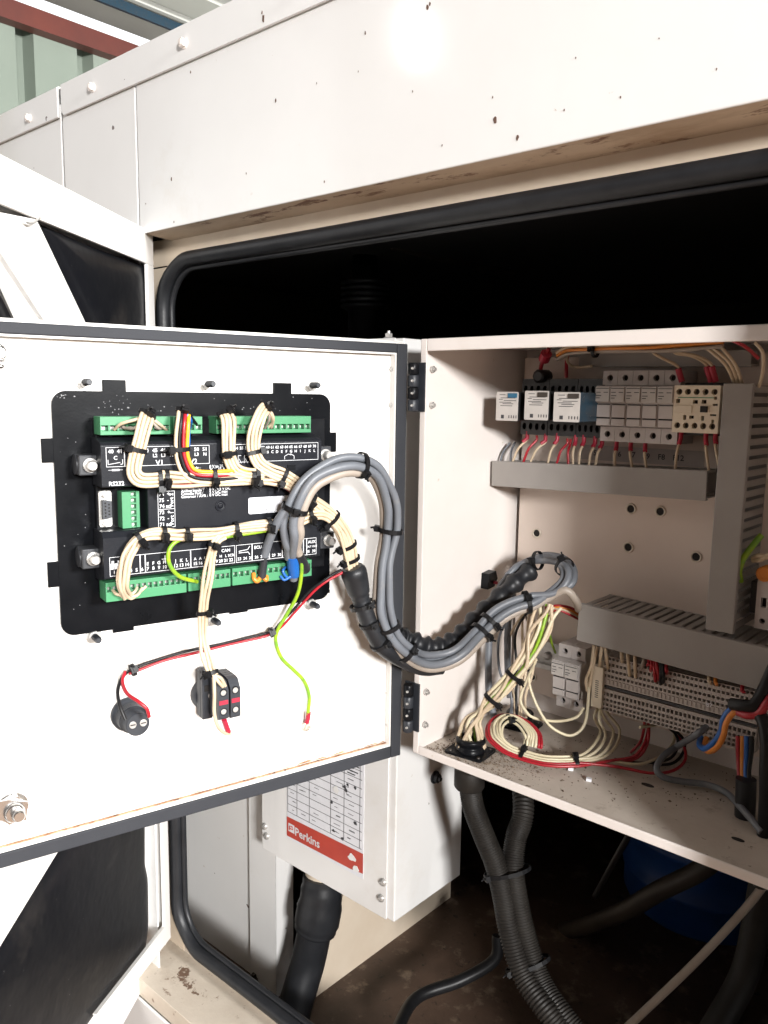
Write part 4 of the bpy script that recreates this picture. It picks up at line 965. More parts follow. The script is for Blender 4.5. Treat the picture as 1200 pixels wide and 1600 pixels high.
# ---- terminal strip
HTB = .056
ta0 = BACK.at(942, 1060, HTB)[0]; ta1 = BACK.at(1184, 1120, HTB)[0]
tzt = BACK.at(1120, 1066, HTB)[1]; tzb = BACK.at(1146, 1168, HTB)[1]
NT = 36; tp = (ta1-ta0)/NT
rail = thing('mounting_rail', BACK.w(.2, (tzt+tzb)/2, 0), 'zinc mounting rail behind the terminal strip and low fuse holders', 'rail')
ra0 = BACK.at(826, 1024, .01)[0]; zc = tzb+(tzt-tzb)*.42
zrl = BACK.at(850, 1022, .008)[1]
rl = MB()
for z0, z1, h0, h1 in ((zrl-.0175, zrl-.0125, .0075, .0085), (zrl-.0125, zrl-.0115, .002, .0085), (zrl-.0125, zrl+.0125, .001, .002), (zrl+.0115, zrl+.0125, .002, .0085), (zrl+.0125, zrl+.0175, .0075, .0085)): rl.box(BACK, ra0, CW-.02, z0, z1, h0+.004, h1+.004)
rl.build('rail_section', M['steel'], rail)
piece('rail_screw', scr, rail, B(855, 1025, .007), BACK)
ts = thing('terminal_strip', BACK.w((ta0+ta1)/2, zc, 0), 'long strip of small grey terminals full of round and square entries', 'terminal strip')
hz = tzt-tzb; wv = tp-.0002
LT = Fr((0, 0, 0), (1, 0, 0), (0, 1, 0), (0, 0, 1))
mb = MB()
holes_up = [(wv/2, hz*.965, .0040, .0040, 'c'), (wv/2, hz*.855, .0030, .0030, 'r'), (wv/2, hz*.745, .0040, .0040, 'c'), (wv/2, hz*.645, .0030, .0030, 'r')]
mb.pockets(LT, 0, wv, hz*.475, hz, HTB, [(x, min(z, hz-.0024), w, h, k) for x, z, w, h, k in holes_up], .006, 8, 1)
holes_dn = [(wv/2, hz*.31, .0030, .0042, 'r'), (wv/2, hz*.205, .0040, .0040, 'c'), (wv/2, hz*.12, .0028, .0028, 'r'), (wv/2, .0026, .0040, .0040, 'c')]
mb.pockets(LT, 0, wv, 0, hz*.40, HTB, holes_dn, .006, 8, 1)
mb.box(LT, 0, wv, hz*.40, hz*.475, HTB-.008, HTB-.004)
mb.box(LT, 0, wv, 0, hz, .012, HTB-.0062)
for q in ((0, .0003, 0, hz*.40), (wv-.0003, wv, 0, hz*.40), (0, .0003, hz*.475, hz), (wv-.0003, wv, hz*.475, hz)): mb.box(LT, *q, HTB-.0062, HTB-.0001)
for z in (0, hz*.40-.0004, hz*.475, hz-.0004): mb.box(LT, .0003, wv-.0003, z, z+.0004, HTB-.0062, HTB-.0001)
mb.box(LT, wv*.2, wv*.8, hz*.50, hz*.585, HTB, HTB+.0008)
tme = mb.mesh('terminal_block', [M['termb'], M['inner']])
for k in range(NT): piece('terminal_block', tme, ts, BACK.w(ta0+k*tp, tzb, 0), BACK)
MB().box(BACK, ta0, ta1, tzb+hz*.42, tzb+hz*.455, HTB-.004, HTB-.001).build('centre_bar', M['clip'], ts)
MB().box(BACK, ta1+.0003, ta1+.009, tzb+hz*.05, tzt-.004, .012, HTB-.004).build('end_clamp', M['module'], ts, bevel=.001)
xa, zb2 = BACK.at(926, 1040, .060); xb, za2 = BACK.at(939, 1108, .060)
tg = MB().box(BACK, xa, xb, za2, zb2, .012, .060).build('end_marker', M['mcream'], ts, bevel=.0006)
tx = MB()
for k in range(9): z = za2+(zb2-za2)*(.25+.05*k); tx.box(BACK, xa+(xb-xa)*.35, xa+(xb-xa)*.65, z, z+.0009, .060, .0602)
tx.build('marker_print', M['inkd'], tg, kind='stuff')
tx = MB(); a, b = BACK.at(1108, 1102, HTB+.001); text_into(tx, BACK, '87', a, b, HTB+.0011, .0065); tx.build('strip_print', M['paper'], ts, kind='stuff')
# screw terminals at the right edge
e = thing('screw_terminal', B(1190, 940, .05), 'white screw terminal block with orange screw at the edge of the picture', 'terminal')
xa, z1 = BACK.at(1184, 906, .05); _, z0 = BACK.at(1184, 982, .05); xb = xa+.024
MB().pockets(BACK, xa, xb, z0, z1, .05, [(xa+.007+.009*k, z0+.008, .006, .006, 'c') for k in range(2)]+[(xa+.007+.009*k, z0+(z1-z0)*.55, .005, .010, 'r') for k in range(2)], .006, 16, 1).box(BACK, xa, xb, z0, z1, .01, .0435).box(BACK, xa, xa+.0006, z0, z1, .0435, .0499).box(BACK, xa+.0006, xb, z0, z0+.0006, .0435, .0499).build('terminal_body', [M['module'], M['inner']], e)
a, b = BACK.at(1194, 897, .052)
MB().lathe(BACK, a, b, [(.0075, .040), (.0075, .053), (.0055, .054), (.004, .0525)], 16).build('ring_screw', M['orange'], e)
MB().box(BACK, xa-.009, xa-.0003, z0+.012, z1-.004, .01, .04).build('end_plate', M['clip'], e, bevel=.001)

# ---- cable glands in the cabinet floor
def gland(p, label, r=.0155):
    t = thing('cable_gland', (p[0], p[1], .002), label, 'cable gland', 'black flanged glands in the cabinet floor')
    f = Fr((p[0], p[1], .002), (cos(.12), sin(.12), 0), (-sin(.12), cos(.12), 0), (0, 0, 1))
    MB().prism(f, rpoly(-.0235, .0235, -.0195, .0195, .004, 3), .0002, .003).build('flange', M['black'], t, bevel=.0005)
    MB().lathe(f, 0, 0, [(r*1.05, .003), (r*1.05, .0075), (r*.98, .008), (r*.98, .012), (r*1.08, .0125), (r*1.08, .0165), (r, .018), (r*.8, .018), (r*.78, .006)], 26, cap=False).lathe(f, 0, 0, [(r*.79, .006), (r*.7, .0061)], 20).build('collar', M['black'], t)
    for x in (-.018, .018):
        for y in (-.0145, .0145): piece('screw', scr_s, t, f.w(x, y, .003), f)
    MB().lathe(f, 0, 0, [(.0175, -.0022), (.0175, -.018), (.0165, -.019), (.0175, -.021), (.0175, -.040), (.0155, -.043)], 22).build('lower_nut', M['conduit'], t)
    return f
scr_s = MB().lathe(LOC, 0, 0, [(.0022, 0), (.0018, .0012)], 10).mesh('screw', M['drab'])
pg1 = Z(735, 1170, .006); pg2 = Z(812, 1126, .008)
gland(pg1, 'black flanged cable gland at the front left of the dirty cabinet floor')
gland(pg2, 'black flanged cable gland further back, behind the coiled wires')

# ================================================================== wires
REFV = CP-V3(.05, 0, .2); REFV /= np.linalg.norm(REFV)
def ribbon(n, rows, r, sp=1.0):
    """cross-section offsets for n wires in staggered rows"""
    out = []; per = math.ceil(n/rows); i = 0
    for q in range(rows):
        c = min(per, n-i)
        for k in range(c): out.append(((k-(c-1)/2)*2*r*sp, (q-(rows-1)/2)*1.8*r)); i += 1
    return out
_seed = [0]
def wires(parent, ctrl, offs, mats, r, ref, wav=.0003, k=7, name='wire', n=8):
    path = spline(ctrl, k); sp = []
    for i, (ox, oy) in enumerate(offs):
        _seed[0] += 1
        MB().tube(offset_path(path, ox, oy, ref, wav, _seed[0]), r, n).build(name, M[mats[i % len(mats)]], parent)
    return path
def tie(parent, path, t, rx, ry, ref, ang=.9, tail=.006, w=.0019, mat='tie'):
    i = min(max(int(t*(len(path)-1)), 1), len(path)-2); p = path[i]
    T_ = path[i+1]-path[i-1]; T_ /= np.linalg.norm(T_)
    n = np.array(ref, float); n = n-T_*np.dot(n, T_); n /= np.linalg.norm(n); s = np.cross(T_, n)
    N = 20; vs = []
    for k in range(N):
        q = 2*pi*k/N; d = s*cos(q)*rx+n*sin(q)*ry; u = d/np.linalg.norm(d)
        for e, f in ((0, -1), (0, 1), (.0011, 1), (.0011, -1)): vs.append(p+d+u*e+T_*w*f)
    fs = [(4*k+j, 4*((k+1) % N)+j, 4*((k+1) % N)+(j+1) % 4, 4*k+(j+1) % 4) for k in range(N) for j in range(4)]
    mb = MB().add(vs, fs)
    d = s*cos(ang)*rx+n*sin(ang)*ry; u = d/np.linalg.norm(d); v = np.cross(T_, u)
    hf = Fr(p+d, v, T_, u)
    mb.box(hf, -.0032, .0032, -.0030, .0030, -.0002, .0048).box(hf, -.0026, .0042, -.0012, .0012, .0048, .0056)
    if tail: mb.tube([hf.w(.001, 0, .003), hf.w(.0025, 0, .003+tail*.5), hf.w(.003, .001, .003+tail)], .0010, 4)
    return mb.build('cable_tie', M[mat], parent)
dn = DP.n
def Dl(*pts): return [D(x, y, h) for x, y, h in pts]

# ---- cream loom on the controller: four drops, trunk and lower run, all into the black sleeve
RW = .00165
lo = thing('wire_loom', D(420, 750, .05), 'cream wire trunk across the controller running into the black sleeve', 'wire loom')
trunk = Dl((252, 748, .046), (300, 750, .046), (345, 749, .046), (395, 747, .047), (425, 746, .049), (452, 756, .052), (486, 782, .052), (517, 806, .050), (538, 834, .047), (548, 866, .042), (553, 893, .038))
tp_ = wires(lo, trunk, ribbon(8, 2, RW), ['cream', 'cream', 'cream', 'red', 'cream', 'cream', 'cream', 'cream'], RW, dn, .0007)
for t in (.02, .30, .60): tie(lo, tp_, t, .0075, .0042, dn, 1.3)
tie(lo, tp_, .72, .0078, .0044, dn, -.2); tie(lo, tp_, .86, .0085, .0046, dn, .0); tie(lo, tp_, .935, .0085, .0046, dn, .2)
def drop(label, ctrl, n, mats, tiets, splay=(), rows=1, nm='wire_drop', grp='cream wire drops from the upper terminals', r=RW, sc=None):
    t = thing(nm, ctrl[0], label, 'wires', grp)
    p = wires(t, ctrl, ribbon(n, rows, r), mats, r, dn, .0003)
    for q in tiets: tie(t, p, q[0], r*(n/rows)+.0004, r*rows+.0006, dn, q[1])
    for pts, mm in splay: MB().tube(spline(pts, 6), r*.85, 7).build('wire', M[mm], t)
    return p
c3 = ['cream']
drop('left cream wire drop looped from the first green connector', Dl((231, 645, .040), (226, 662, .046), (219, 690, .047), (212, 720, .046), (210, 740, .046), (224, 751, .047), (262, 749, .048)), 4, c3, ((.03, 1.6), (.42, .5), (.97, .6)),
     [(Dl((231, 648, .040), (214, 655, .042), (190, 662, .036), (179, 671, .028)), 'cream'), (Dl((231, 650, .040), (212, 668, .042), (197, 669, .032), (192, 667, .029)), 'greyb'), (Dl((232, 650, .040), (248, 662, .040), (260, 672, .028)), 'cream'), (Dl((232, 650, .040), (246, 668, .038), (253, 669, .028)), 'greyb')])
drop('three-colour drop of red, yellow and blue wires over the V2 legend', Dl((288, 640, .042), (286, 660, .047), (283, 690, .047), (286, 718, .047), (300, 741, .048), (335, 746, .049), (372, 744, .048), (402, 744, .047)), 4, ['yellow', 'red', 'blackw', 'cream'], ((.02, 1.5), (.36, .3), (.72, 1.2)),
     [(Dl((287, 640, .042), (279, 652, .040), (274, 671, .028)), 'red'), (Dl((290, 640, .043), (294, 655, .044), (295, 690, .046), (293, 712, .044)), 'blue'), (Dl((290, 640, .042), (299, 652, .038), (308, 664, .028)), 'blackw'), (Dl((289, 640, .042), (298, 656, .040), (297, 668, .028)), 'blue')], grp='coloured wires', nm='coloured_wires')
drop('cream wire drop over the right-hand relay legend, nearest the three-colour wires', Dl((351, 644, .040), (357, 658, .046), (357, 690, .047), (359, 716, .047), (369, 735, .048), (390, 743, .049), (412, 742, .049)), 4, c3, ((.03, 2.0), (.46, 1.4), (.93, .8)),
     [(Dl((354, 648, .041), (366, 652, .040), (368, 668, .028)), 'cream'), (Dl((354, 648, .041), (350, 660, .038), (348, 669, .028)), 'greyb')])
drop('rightmost cream wire drop, arched up beside the letters A to L', Dl((417, 634, .040), (408, 648, .046), (399, 672, .047), (396, 700, .047), (404, 722, .049), (422, 735, .051), (444, 744, .053), (466, 758, .053)), 4, c3, ((.02, 1.6), (.47, 2.6), (.86, .6)),
     [(Dl((417, 636, .040), (424, 648, .042), (425, 660, .034), (419, 668, .028)), 'cream'), (Dl((417, 636, .040), (421, 652, .040), (414, 669, .028)), 'greyb'), (Dl((418, 636, .040), (427, 652, .040), (424, 668, .028)), 'cream')])
# lower run
lw = thing('wire_loom', D(330, 835, .05), 'cream wires along the lower terminals with a green wire tied underneath', 'wire loom')
low = Dl((198, 932, .034), (193, 915, .044), (194, 888, .047), (202, 862, .048), (218, 842, .049), (245, 835, .049), (285, 836, .049), (330, 833, .049), (375, 826, .050), (420, 821, .051), (452, 818, .052), (484, 806, .052), (508, 806, .051), (528, 824, .050), (540, 850, .046), (548, 888, .040))
pw = wires(lw, low, ribbon(6, 2, RW), ['cream'], RW, dn, .0007)
for t, a in ((.27, 1.2), (.36, 1.4), (.415, 1.5), (.53, .9), (.60, 1.4), (.735, 1.2)): tie(lw, pw, t, .0062, .0042, dn, a)
for q in (Dl((196, 932, .034), (182, 928, .034), (176, 922, .029)), Dl((199, 933, .034), (214, 930, .036), (222, 919, .030)), Dl((199, 932, .034), (210, 925, .034), (214, 918, .029)), Dl((199, 933, .033), (208, 934, .033), (228, 916, .030)), Dl((197, 932, .034), (188, 926, .034), (186, 918, .029))):
    MB().tube(spline(q, 6), RW*.85, 7).build('wire', M['cream'], lw)
MB().tube(spline(Dl((470, 824, .048), (430, 827, .048), (390, 833, .047), (340, 840, .046), (300, 841, .047), (277, 845, .048), (264, 860, .049), (265, 882, .048), (281, 901, .042), (308, 909, .031)), 8), .0019, 8).build('wire', M['gy'], lw, label='green and yellow wire')
sb = thing('switch_wires', D(325, 950, .04), 'three cream wires hanging from the lower loom down to the grey switch blocks', 'wires')
sp_ = wires(sb, Dl((350, 836, .050), (338, 846, .051), (330, 870, .049), (324, 905, .046), (318, 945, .038), (317, 985, .032), (320, 1015, .034), (327, 1040, .040), (333, 1056, .044)), ribbon(3, 1, RW), ['cream'], RW, dn, .0006)
tie(sb, sp_, .17, .0055, .0025, dn, 1.6); tie(sb, sp_, .55, .0055, .0025, dn, 2.2); tie(sb, sp_, .98, .0055, .0030, dn, .8)
MB().tube(spline(Dl((334, 1056, .044), (335, 1085, .050), (335, 1115, .050), (341, 1136, .046), (352, 1146, .036), (360, 1146, .030)), 8), RW, 8).build('wire', M['cream'], sb)
for q in (Dl((334, 1056, .044), (342, 1066, .046), (348, 1073, .044)), Dl((335, 1055, .044), (345, 1060, .046), (352, 1072, .044))): MB().tube(spline(q, 6), RW, 8).build('wire', M['cream'], sb)
MB().tube(Dl((350, 1124, .040), (354, 1136, .036), (357, 1143, .032)), .0026, 8).build('ferrule', M['redmark'], sb)
# black sleeve
sv = thing('heat_shrink_sleeve', D(565, 960, .04), 'glossy black heat shrink sleeve taking the cream wires', 'sleeve')
sv_path = spline(Dl((550, 886, .040), (556, 905, .040), (562, 930, .040), (570, 955, .042), (582, 985, .044), (598, 1010, .044), (625, 1028, .040))+[Y(660, 1042, -.028), Y(690, 1040, -.022)], 8)
rad = [.0105, .0118, .0128, .0132, .0134, .0134, .0132, .013, .0128, .0126, .0124, .0122, .012, .0118, .0115, .0112, .0095, .0098]
rad = rad+[.0092]*(len(sv_path)-len(rad)); MB().tube(sv_path, rad[:len(sv_path)], 20).build('sleeve_body', M['rubber'], sv)
for t, a in ((.33, 2.2), (.46, 2.0), (.60, 2.2)): tie(sv, sv_path, t, .0128 if t < .4 else .010, .0128 if t < .4 else .010, REFV, a, mat='blackw')
# ---- red and black pair to the buzzer
rp = thing('buzzer_leads', D(380, 1000, .01), 'red and black twin lead tied along the door to the round buzzer', 'wires')
pr_ = Dl((534, 893, .036), (512, 905, .036), (488, 922, .030), (462, 952, .022), (440, 976, .016), (424, 988, .012), (385, 998, .010), (330, 1012, .010), (270, 1027, .010), (228, 1039, .010), (200, 1050, .010))
pp = spline(pr_, 7)
MB().tube(offset_path(pp, -.0012, .0010, dn, .0006, 3), .0014, 8).build('wire', M['red'], rp)
MB().tube(offset_path(pp, .0013, -.0003, dn, .0006, 8), .0014, 8).build('wire', M['blackw'], rp)
tie(rp, pp, .50, .0040, .0030, dn, 1.3); tie(rp, pp, .985, .0048, .0045, dn, 1.2)
MB().tube(spline(Dl((198, 1050, .010), (189, 1062, .014), (184, 1080, .024), (187, 1102, .034), (196, 1125, .040)), 7), .0017, 8).build('wire', M['blackw'], rp)
MB().tube(spline(Dl((196, 1050, .010), (191, 1064, .016), (198, 1083, .030), (216, 1096, .042), (229, 1107, .046), (233, 1120, .044)), 7), .0017, 8).build('wire', M['red'], rp)
# ---- earth wire with ring lug
ew = thing('earth_wire', D(470, 1050, .01), 'loose green and yellow earth wire curling down to a ring lug on the door', 'wire')
MB().tube(spline(Dl((472, 800, .054), (466, 820, .056), (465, 845, .052), (470, 872, .046), (471, 895, .040), (465, 928, .030), (448, 960, .020), (434, 984, .016), (431, 1003, .014), (440, 1028, .013), (459, 1047, .012), (475, 1064, .011), (483, 1088, .010), (481, 1116, .009)), 8), .0019, 9).build('wire', M['gy'], ew)
MB().tube(Dl((482, 1113, .009), (481, 1122, .008), (479, 1129, .006)), .0026, 9).build('crimp', M['redmark'], ew)
a, b = DP.at(480, 1135, .003)
MB().lathe(DP, a, b, [(.0055, .001), (.0055, .003), (.003, .0032)], 16).hexnut(DP, a, b, .0038, .003, .0062).lathe(DP, a, b, [(.0021, .006), (.0019, .011)], 10).build('ring_lug', M['brass'], ew)

# ---- grey cable bundle from the door into the cabinet
gb = thing('grey_cables', Y(690, 1035, -.02), 'bundle of grey cables looping from the open door into the cabinet', 'cables')
gp = Dl((458, 850, .055), (456, 815, .062), (467, 780, .068), (490, 749, .072), (522, 731, .074), (556, 726, .074), (582, 735, .070), (599, 757, .064), (609, 788, .058), (611, 820, .054), (606, 852, .052), (600, 890, .052), (599, 930, .052), (602, 965, .052), (616, 997, .050))+[Y(641, 1022, -.040), Y(668, 1033, -.034), Y(697, 1031, -.024), Y(724, 1016, -.008), Y(748, 992, .015), Y(773, 966, .035), Y(804, 947, .055), Y(838, 938, .075)]
gpath = spline(gp, 7)
RG = .0042
offs = [(-.0062, .0018), (.0020, .0046), (.0068, -.0012), (-.0010, -.0042)]
ends = [
 [Y(866, 927, .085), Y(886, 908, .095), Y(886, 888, .105), Y(868, 878, .115), Y(842, 876, .12), Y(812, 882, .12), Y(792, 900, .11)],
 [Y(864, 922, .09), Y(880, 905, .10), Y(878, 886, .11), Y(860, 872, .125), Y(832, 874, .13), Y(806, 888, .13), Y(785, 912, .12), Y(772, 940, .11), Y(765, 990, .105), Y(763, 1040, .10), Y(765, 1090, .095), Y(775, 1130, .09)],
 [Y(862, 932, .085), Y(884, 922, .09), Y(900, 938, .10), Y(904, 952, .12)],
 [Y(860, 930, .09), Y(890, 915, .10), Y(897, 900, .11), Y(893, 884, .12), Y(878, 872, .13), Y(850, 868, .14), Y(824, 880, .14), Y(805, 905, .13), Y(795, 960, .12), Y(793, 1030, .115), Y(797, 1090, .11)]]
gm = ['grey', 'grey', 'greyb', 'grey']
for i, (ox, oy) in enumerate(offs):
    p = offset_path(gpath, ox, oy, REFV, .0007, 30+i)
    p = p[::3]+ends[i]
    if i == 1: p = Dl((459, 905, .030), (458, 888, .036), (457, 868, .044))+p[1:]
    if i == 3: p = Dl((413, 868, .038), (420, 846, .046), (431, 820, .056), (446, 798, .062))+p[4:]
    if i == 2: p = Dl((476, 885, .036), (470, 872, .044), (464, 855, .05))+p[1:]
    if i == 0: p = Dl((450, 872, .040), (450, 858, .047))+p[0:]
    MB().tube(spline(p, 4), RG if i != 0 else .0038, 12).build('cable', M[gm[i]], gb)
for t, a in ((.075, 1.2), (.245, .9), (.425, .0), (.615, .4), (.68, 2.0)): tie(gb, gpath, t, .0118, .0092, REFV, a, w=.0023)
for t, a in ((.875, .8), (.90, 1.0), (.985, 1.9)): tie(gb, gpath, t, .0118, .0095, REFV, a, w=.0023)
bk = spline([Y(862, 927, .085), Y(884, 908, .095), Y(884, 888, .105), Y(862, 876, .12), Y(836, 876, .125)], 6)
tie(gb, bk, .55, .010, .009, REFV, 1.4, w=.0023); tie(gb, bk, .99, .010, .008, REFV, 1.6, w=.0023)
MB().tube(Dl((413, 866, .038), (411, 885, .034), (409, 902, .032)), .0040, 10).build('heat_shrink', M['clip'], gb)
MB().tube(Dl((457, 869, .043), (458, 884, .038), (460, 897, .032)), .0060, 12).build('heat_shrink', M['blue'], gb, label='bright blue heat shrink end')
MB().tube(Dl((466, 866, .046), (473, 880, .039), (477, 890, .033)), .0052, 12).build('heat_shrink', M['rubber'], gb)
for q in (Dl((408, 900, .032), (402, 908, .034), (397, 904, .033), (396, 896, .030)), Dl((410, 900, .032), (416, 906, .034), (416, 900, .031))): MB().tube(spline(q, 5), .0022, 8).build('ferrule', M['orange'], gb)
for q in (Dl((459, 896, .034), (450, 903, .034), (442, 893, .033), (446, 886, .031)), Dl((477, 888, .034), (480, 892, .034), (482, 886, .030)), Dl((458, 897, .034), (445, 906, .034), (438, 900, .031))): MB().tube(spline(q, 5), .0014, 8).build('core', M['blue'], gb)
# spiral-wrapped black conduit running behind the grey cables
cw_ = thing('spiral_conduit', Y(700, 1005, .02), 'knobbly black spiral wrapped conduit behind the grey cables', 'conduit')
cp_ = spline([D(612, 985, .030), D(622, 995, .034), Y(640, 1000, -.030), Y(665, 1010, -.020), Y(692, 1010, -.004), Y(718, 995, .018), Y(742, 970, .042), Y(768, 945, .07), Y(800, 915, .10), Y(830, 890, .125)], 14)
MB().tube(cp_, [.0098+.0022*max(-.6, sin(i*.62)) for i in range(len(cp_))], 16).build('conduit_body', M['rubber'], cw_)
# cable clip on the cabinet wall
cc = thing('cable_clip', WALL.P(764, 903, 0), 'small black adhesive clip on the white cabinet side wall above the cables', 'clip')
a, b = WALL.at(764, 903, .004)
MB().prism(WALL, [(a-.011, b-.012), (a+.004, b-.010), (a+.010, b-.001), (a+.006, b+.009), (a-.010, b+.007)], .0, .010).build('clip_body', M['black'], cc, bevel=.001)
MB().lathe(WALL, a+.003, b-.005, [(.002, .010), (.002, .014), (.0014, .0145)], 10).build('clip_screw', M['redmark'], cc)

# ---- cream bundle into the front gland, thinner bundle into the rear gland
wb = thing('gland_wires', pg1, 'cream wires tied in a bundle into the front cabinet gland', 'wires', 'wire bundles entering the cabinet glands')
p1_ = [Y(855, 945, .10), Y(846, 975, .09), Y(832, 1010, .08), Y(816, 1038, .07), Y(792, 1068, .06), Y(769, 1092, .05), Y(751, 1115, .045), V3(pg1[0], pg1[1], .035), V3(pg1[0], pg1[1], .008)]
path = spline(p1_, 7); rn = random.Random(9)
for i in range(11):
    q0 = 2*pi*i/11; A = (.0042*cos(q0)*(1 if i % 2 else .5), .0042*sin(q0))
    out = []
    for j, p in enumerate(path):
        f = j/(len(path)-1); spread = 1+1.6*max(0, (.32-f)/.32)**1.3+1.3*max(0, (f-.78)/.22)
        ang = q0+f*1.4+.7*sin(f*7+i*2.1)+.5*sin(f*13+i); rr_ = .0056*(1 if i % 3 else .45)
        out.append(p+REFV*0)
        T_ = path[min(j+1, len(path)-1)]-path[max(j-1, 0)]; T_ /= np.linalg.norm(T_); n_ = REFV-T_*np.dot(REFV, T_); n_ /= np.linalg.norm(n_); s_ = np.cross(T_, n_)
        out[-1] = p+(s_*cos(ang)*1.25+n_*sin(ang)*.8)*rr_*spread
    MB().tube(out, .0020, 8).build('wire', M['gy' if i == 3 else ('cream' if i % 4 else 'cream2')], wb)
tie(wb, path, .45, .0092, .0068, REFV, 2.6, w=.0023); tie(wb, path, .64, .0092, .0068, REFV, 2.6, w=.0023)
wr = thing('gland_wires', pg2, 'thin cream and dark wires hanging into the rear cabinet gland', 'wires', 'wire bundles entering the cabinet glands')
for i, (px, mm) in enumerate(((783, 'grey'), (790, 'grey'), (797, 'cream'), (806, 'blackw'), (816, 'cream'), (823, 'cream'), (829, 'greyb'), (835, 'cream'))):
    x2 = 797+i*3.6
    MB().tube(spline([Y(825+rn.uniform(-18, 18), 945, .115), Y(px, 990+rn.uniform(-15, 15), .118), Y(px+rn.uniform(-4, 4), 1045, .115), Y(x2+rn.uniform(-2, 2), 1088, .108), Y(x2, 1122, .104)], 7), RW*.95, 7).build('wire', M[mm], wr)
lp_ = thing('loose_wires', Y(880, 1130, .10), 'two thin beige wires drooping from the bundle to the low fuse holders', 'wires')
MB().tube(spline([Y(838, 1030, .08), Y(822, 1065, .085), Y(813, 1092, .085), Y(822, 1112, .085), Y(836, 1122, .09), Y(870, 1127, .10), Y(900, 1121, .11), Y(912, 1106, .12)], 8), RW, 8).build('wire', M['cream2'], lp_)
MB().tube(spline([Y(836, 1035, .08), Y(826, 1060, .085), Y(836, 1096, .085), Y(854, 1128, .085), Y(872, 1143, .09), Y(893, 1149, .10), Y(911, 1136, .11), Y(918, 1108, .12), Y(921, 1060, .13)], 8), RW, 8).build('wire', M['cream2'], lp_)
sl_ = MB().tube([Y(822, 1044, .076), Y(821, 1047, .0755)], .0045, 12).build('tie_knob', M['tie'], lp_)
gw = thing('green_wire', Y(862, 980, .13), 'thin green wire running down to the zinc rail beside low fuse holders', 'wire')
MB().tube(spline([Y(850, 925, .12), Y(855, 960, .125), Y(858, 985, .13), Y(862, 1005, .15), Y(868, 1020, .165)], 7), .0014, 8).build('wire', M['gy'], gw)
ob = thing('orange_wires', Y(880, 945, .11), 'short red and orange wire ends beside the grey cable loop', 'wires')
for i, mm in enumerate(('red', 'orange', 'cream', 'red')): MB().tube(spline([Y(852, 950+i*3, .115), Y(872, 946+i*2.5, .12), Y(893, 950+i*4, .13), Y(906, 960+i*3, .14)], 6), .0014, 7).build('wire', M[mm], ob)

# ---- coil of white and red wires lying on the cabinet floor
cl = thing('wire_coil', Z(850, 1170, .01), 'coiled white and red wires tied together on the cabinet floor', 'wires')
cpts = [(828, 1166, .012), (829, 1150, .022), (814, 1131, .030), (793, 1123, .034), (778, 1133, .032), (778, 1152, .024), (793, 1168, .016), (813, 1177, .012), (848, 1187, .010), (880, 1189, .010), (906, 1188, .011)]
def CZ(pts): return [Z(x, y, z) for x, y, z in pts]
base = CZ(cpts)
fans = [[(940, 1184, .014), (962, 1166, .022), (968, 1140, .035), (952, 1118, .05), (938, 1098, .06)],
        [(934, 1182, .016), (952, 1165, .026), (958, 1142, .036), (944, 1122, .05), (934, 1100, .06)],
        [(926, 1178, .018), (940, 1164, .026), (946, 1146, .034), (936, 1124, .05), (940, 1098, .06)],
        [(918, 1174, .018), (932, 1158, .026), (938, 1140, .034), (928, 1118, .05), (945, 1095, .06)],
        [(958, 1190, .010), (1000, 1194, .010), (1034, 1180, .014), (1052, 1160, .022), (1052, 1142, .03), (1036, 1132, .04), (1010, 1135, .05), (1000, 1136, .052)],
        [(964, 1198, .010), (1016, 1208, .010), (1052, 1204, .012), (1071, 1186, .018), (1066, 1160, .028), (1046, 1138, .04), (1028, 1126, .05)],
        [(958, 1188, .012), (990, 1182, .016), (1006, 1164, .026), (1012, 1144, .036), (1013, 1128, .05)]]
for i in range(7):
    col_ = 'cream2' if i < 5 else 'red'
    ox = (i-2)*.0031 if i < 5 else (-.0095-.0028*(i-5))
    oy = [.001, .003, .0015, .0032, .0005, .001, -.0005][i]
    bp = offset_path(spline(base, 4), -ox, oy, (0, 0, 1), .0005, 60+i)[::2]
    MB().tube(spline(bp+CZ(fans[i]), 4), RW, 8).build('wire', M[col_], cl)
bpath = spline(base, 7)
tie(cl, bpath, .72, .0105, .0045, (0, 0, 1), 1.6, w=.0023); tie(cl, bpath, .985, .0105, .0045, (0, 0, 1), 1.4, w=.0023); tie(cl, bpath, .30, .0095, .0040, (0, 0, 1), 2.6, tail=.012)
rl_ = thing('red_wires', Z(990, 1160, .02), 'red wires hooped up from the floor to the underside of the terminal strip', 'wires')
for q in ([(985, 1176, .008), (1000, 1160, .022), (1006, 1140, .04), (1007, 1128, .055)], [(950, 1190, .008), (992, 1186, .010), (1010, 1166, .024), (1014, 1142, .04), (1013, 1128, .055)]):
    MB().tube(spline(CZ(q), 7), RW, 8).build('wire', M['red'], rl_)
bw = thing('black_wires', Z(1050, 1180, .02), 'black wires curling behind the grey cable near the terminal strip', 'wires')
for q in ([(960, 1186, .006), (1000, 1192, .007), (1040, 1188, .012), (1056, 1174, .02), (1058, 1152, .034), (1040, 1132, .05)], [(1020, 1196, .006), (1052, 1192, .010), (1068, 1174, .02), (1068, 1156, .034), (1054, 1140, .048)]):
    MB().tube(spline(CZ(q), 7), RW, 8).build('wire', M['blackw'], bw)
gc = thing('grey_lead', Z(1060, 1200, .02), 'single grey cable curving from the terminal strip across the cabinet floor', 'cable')
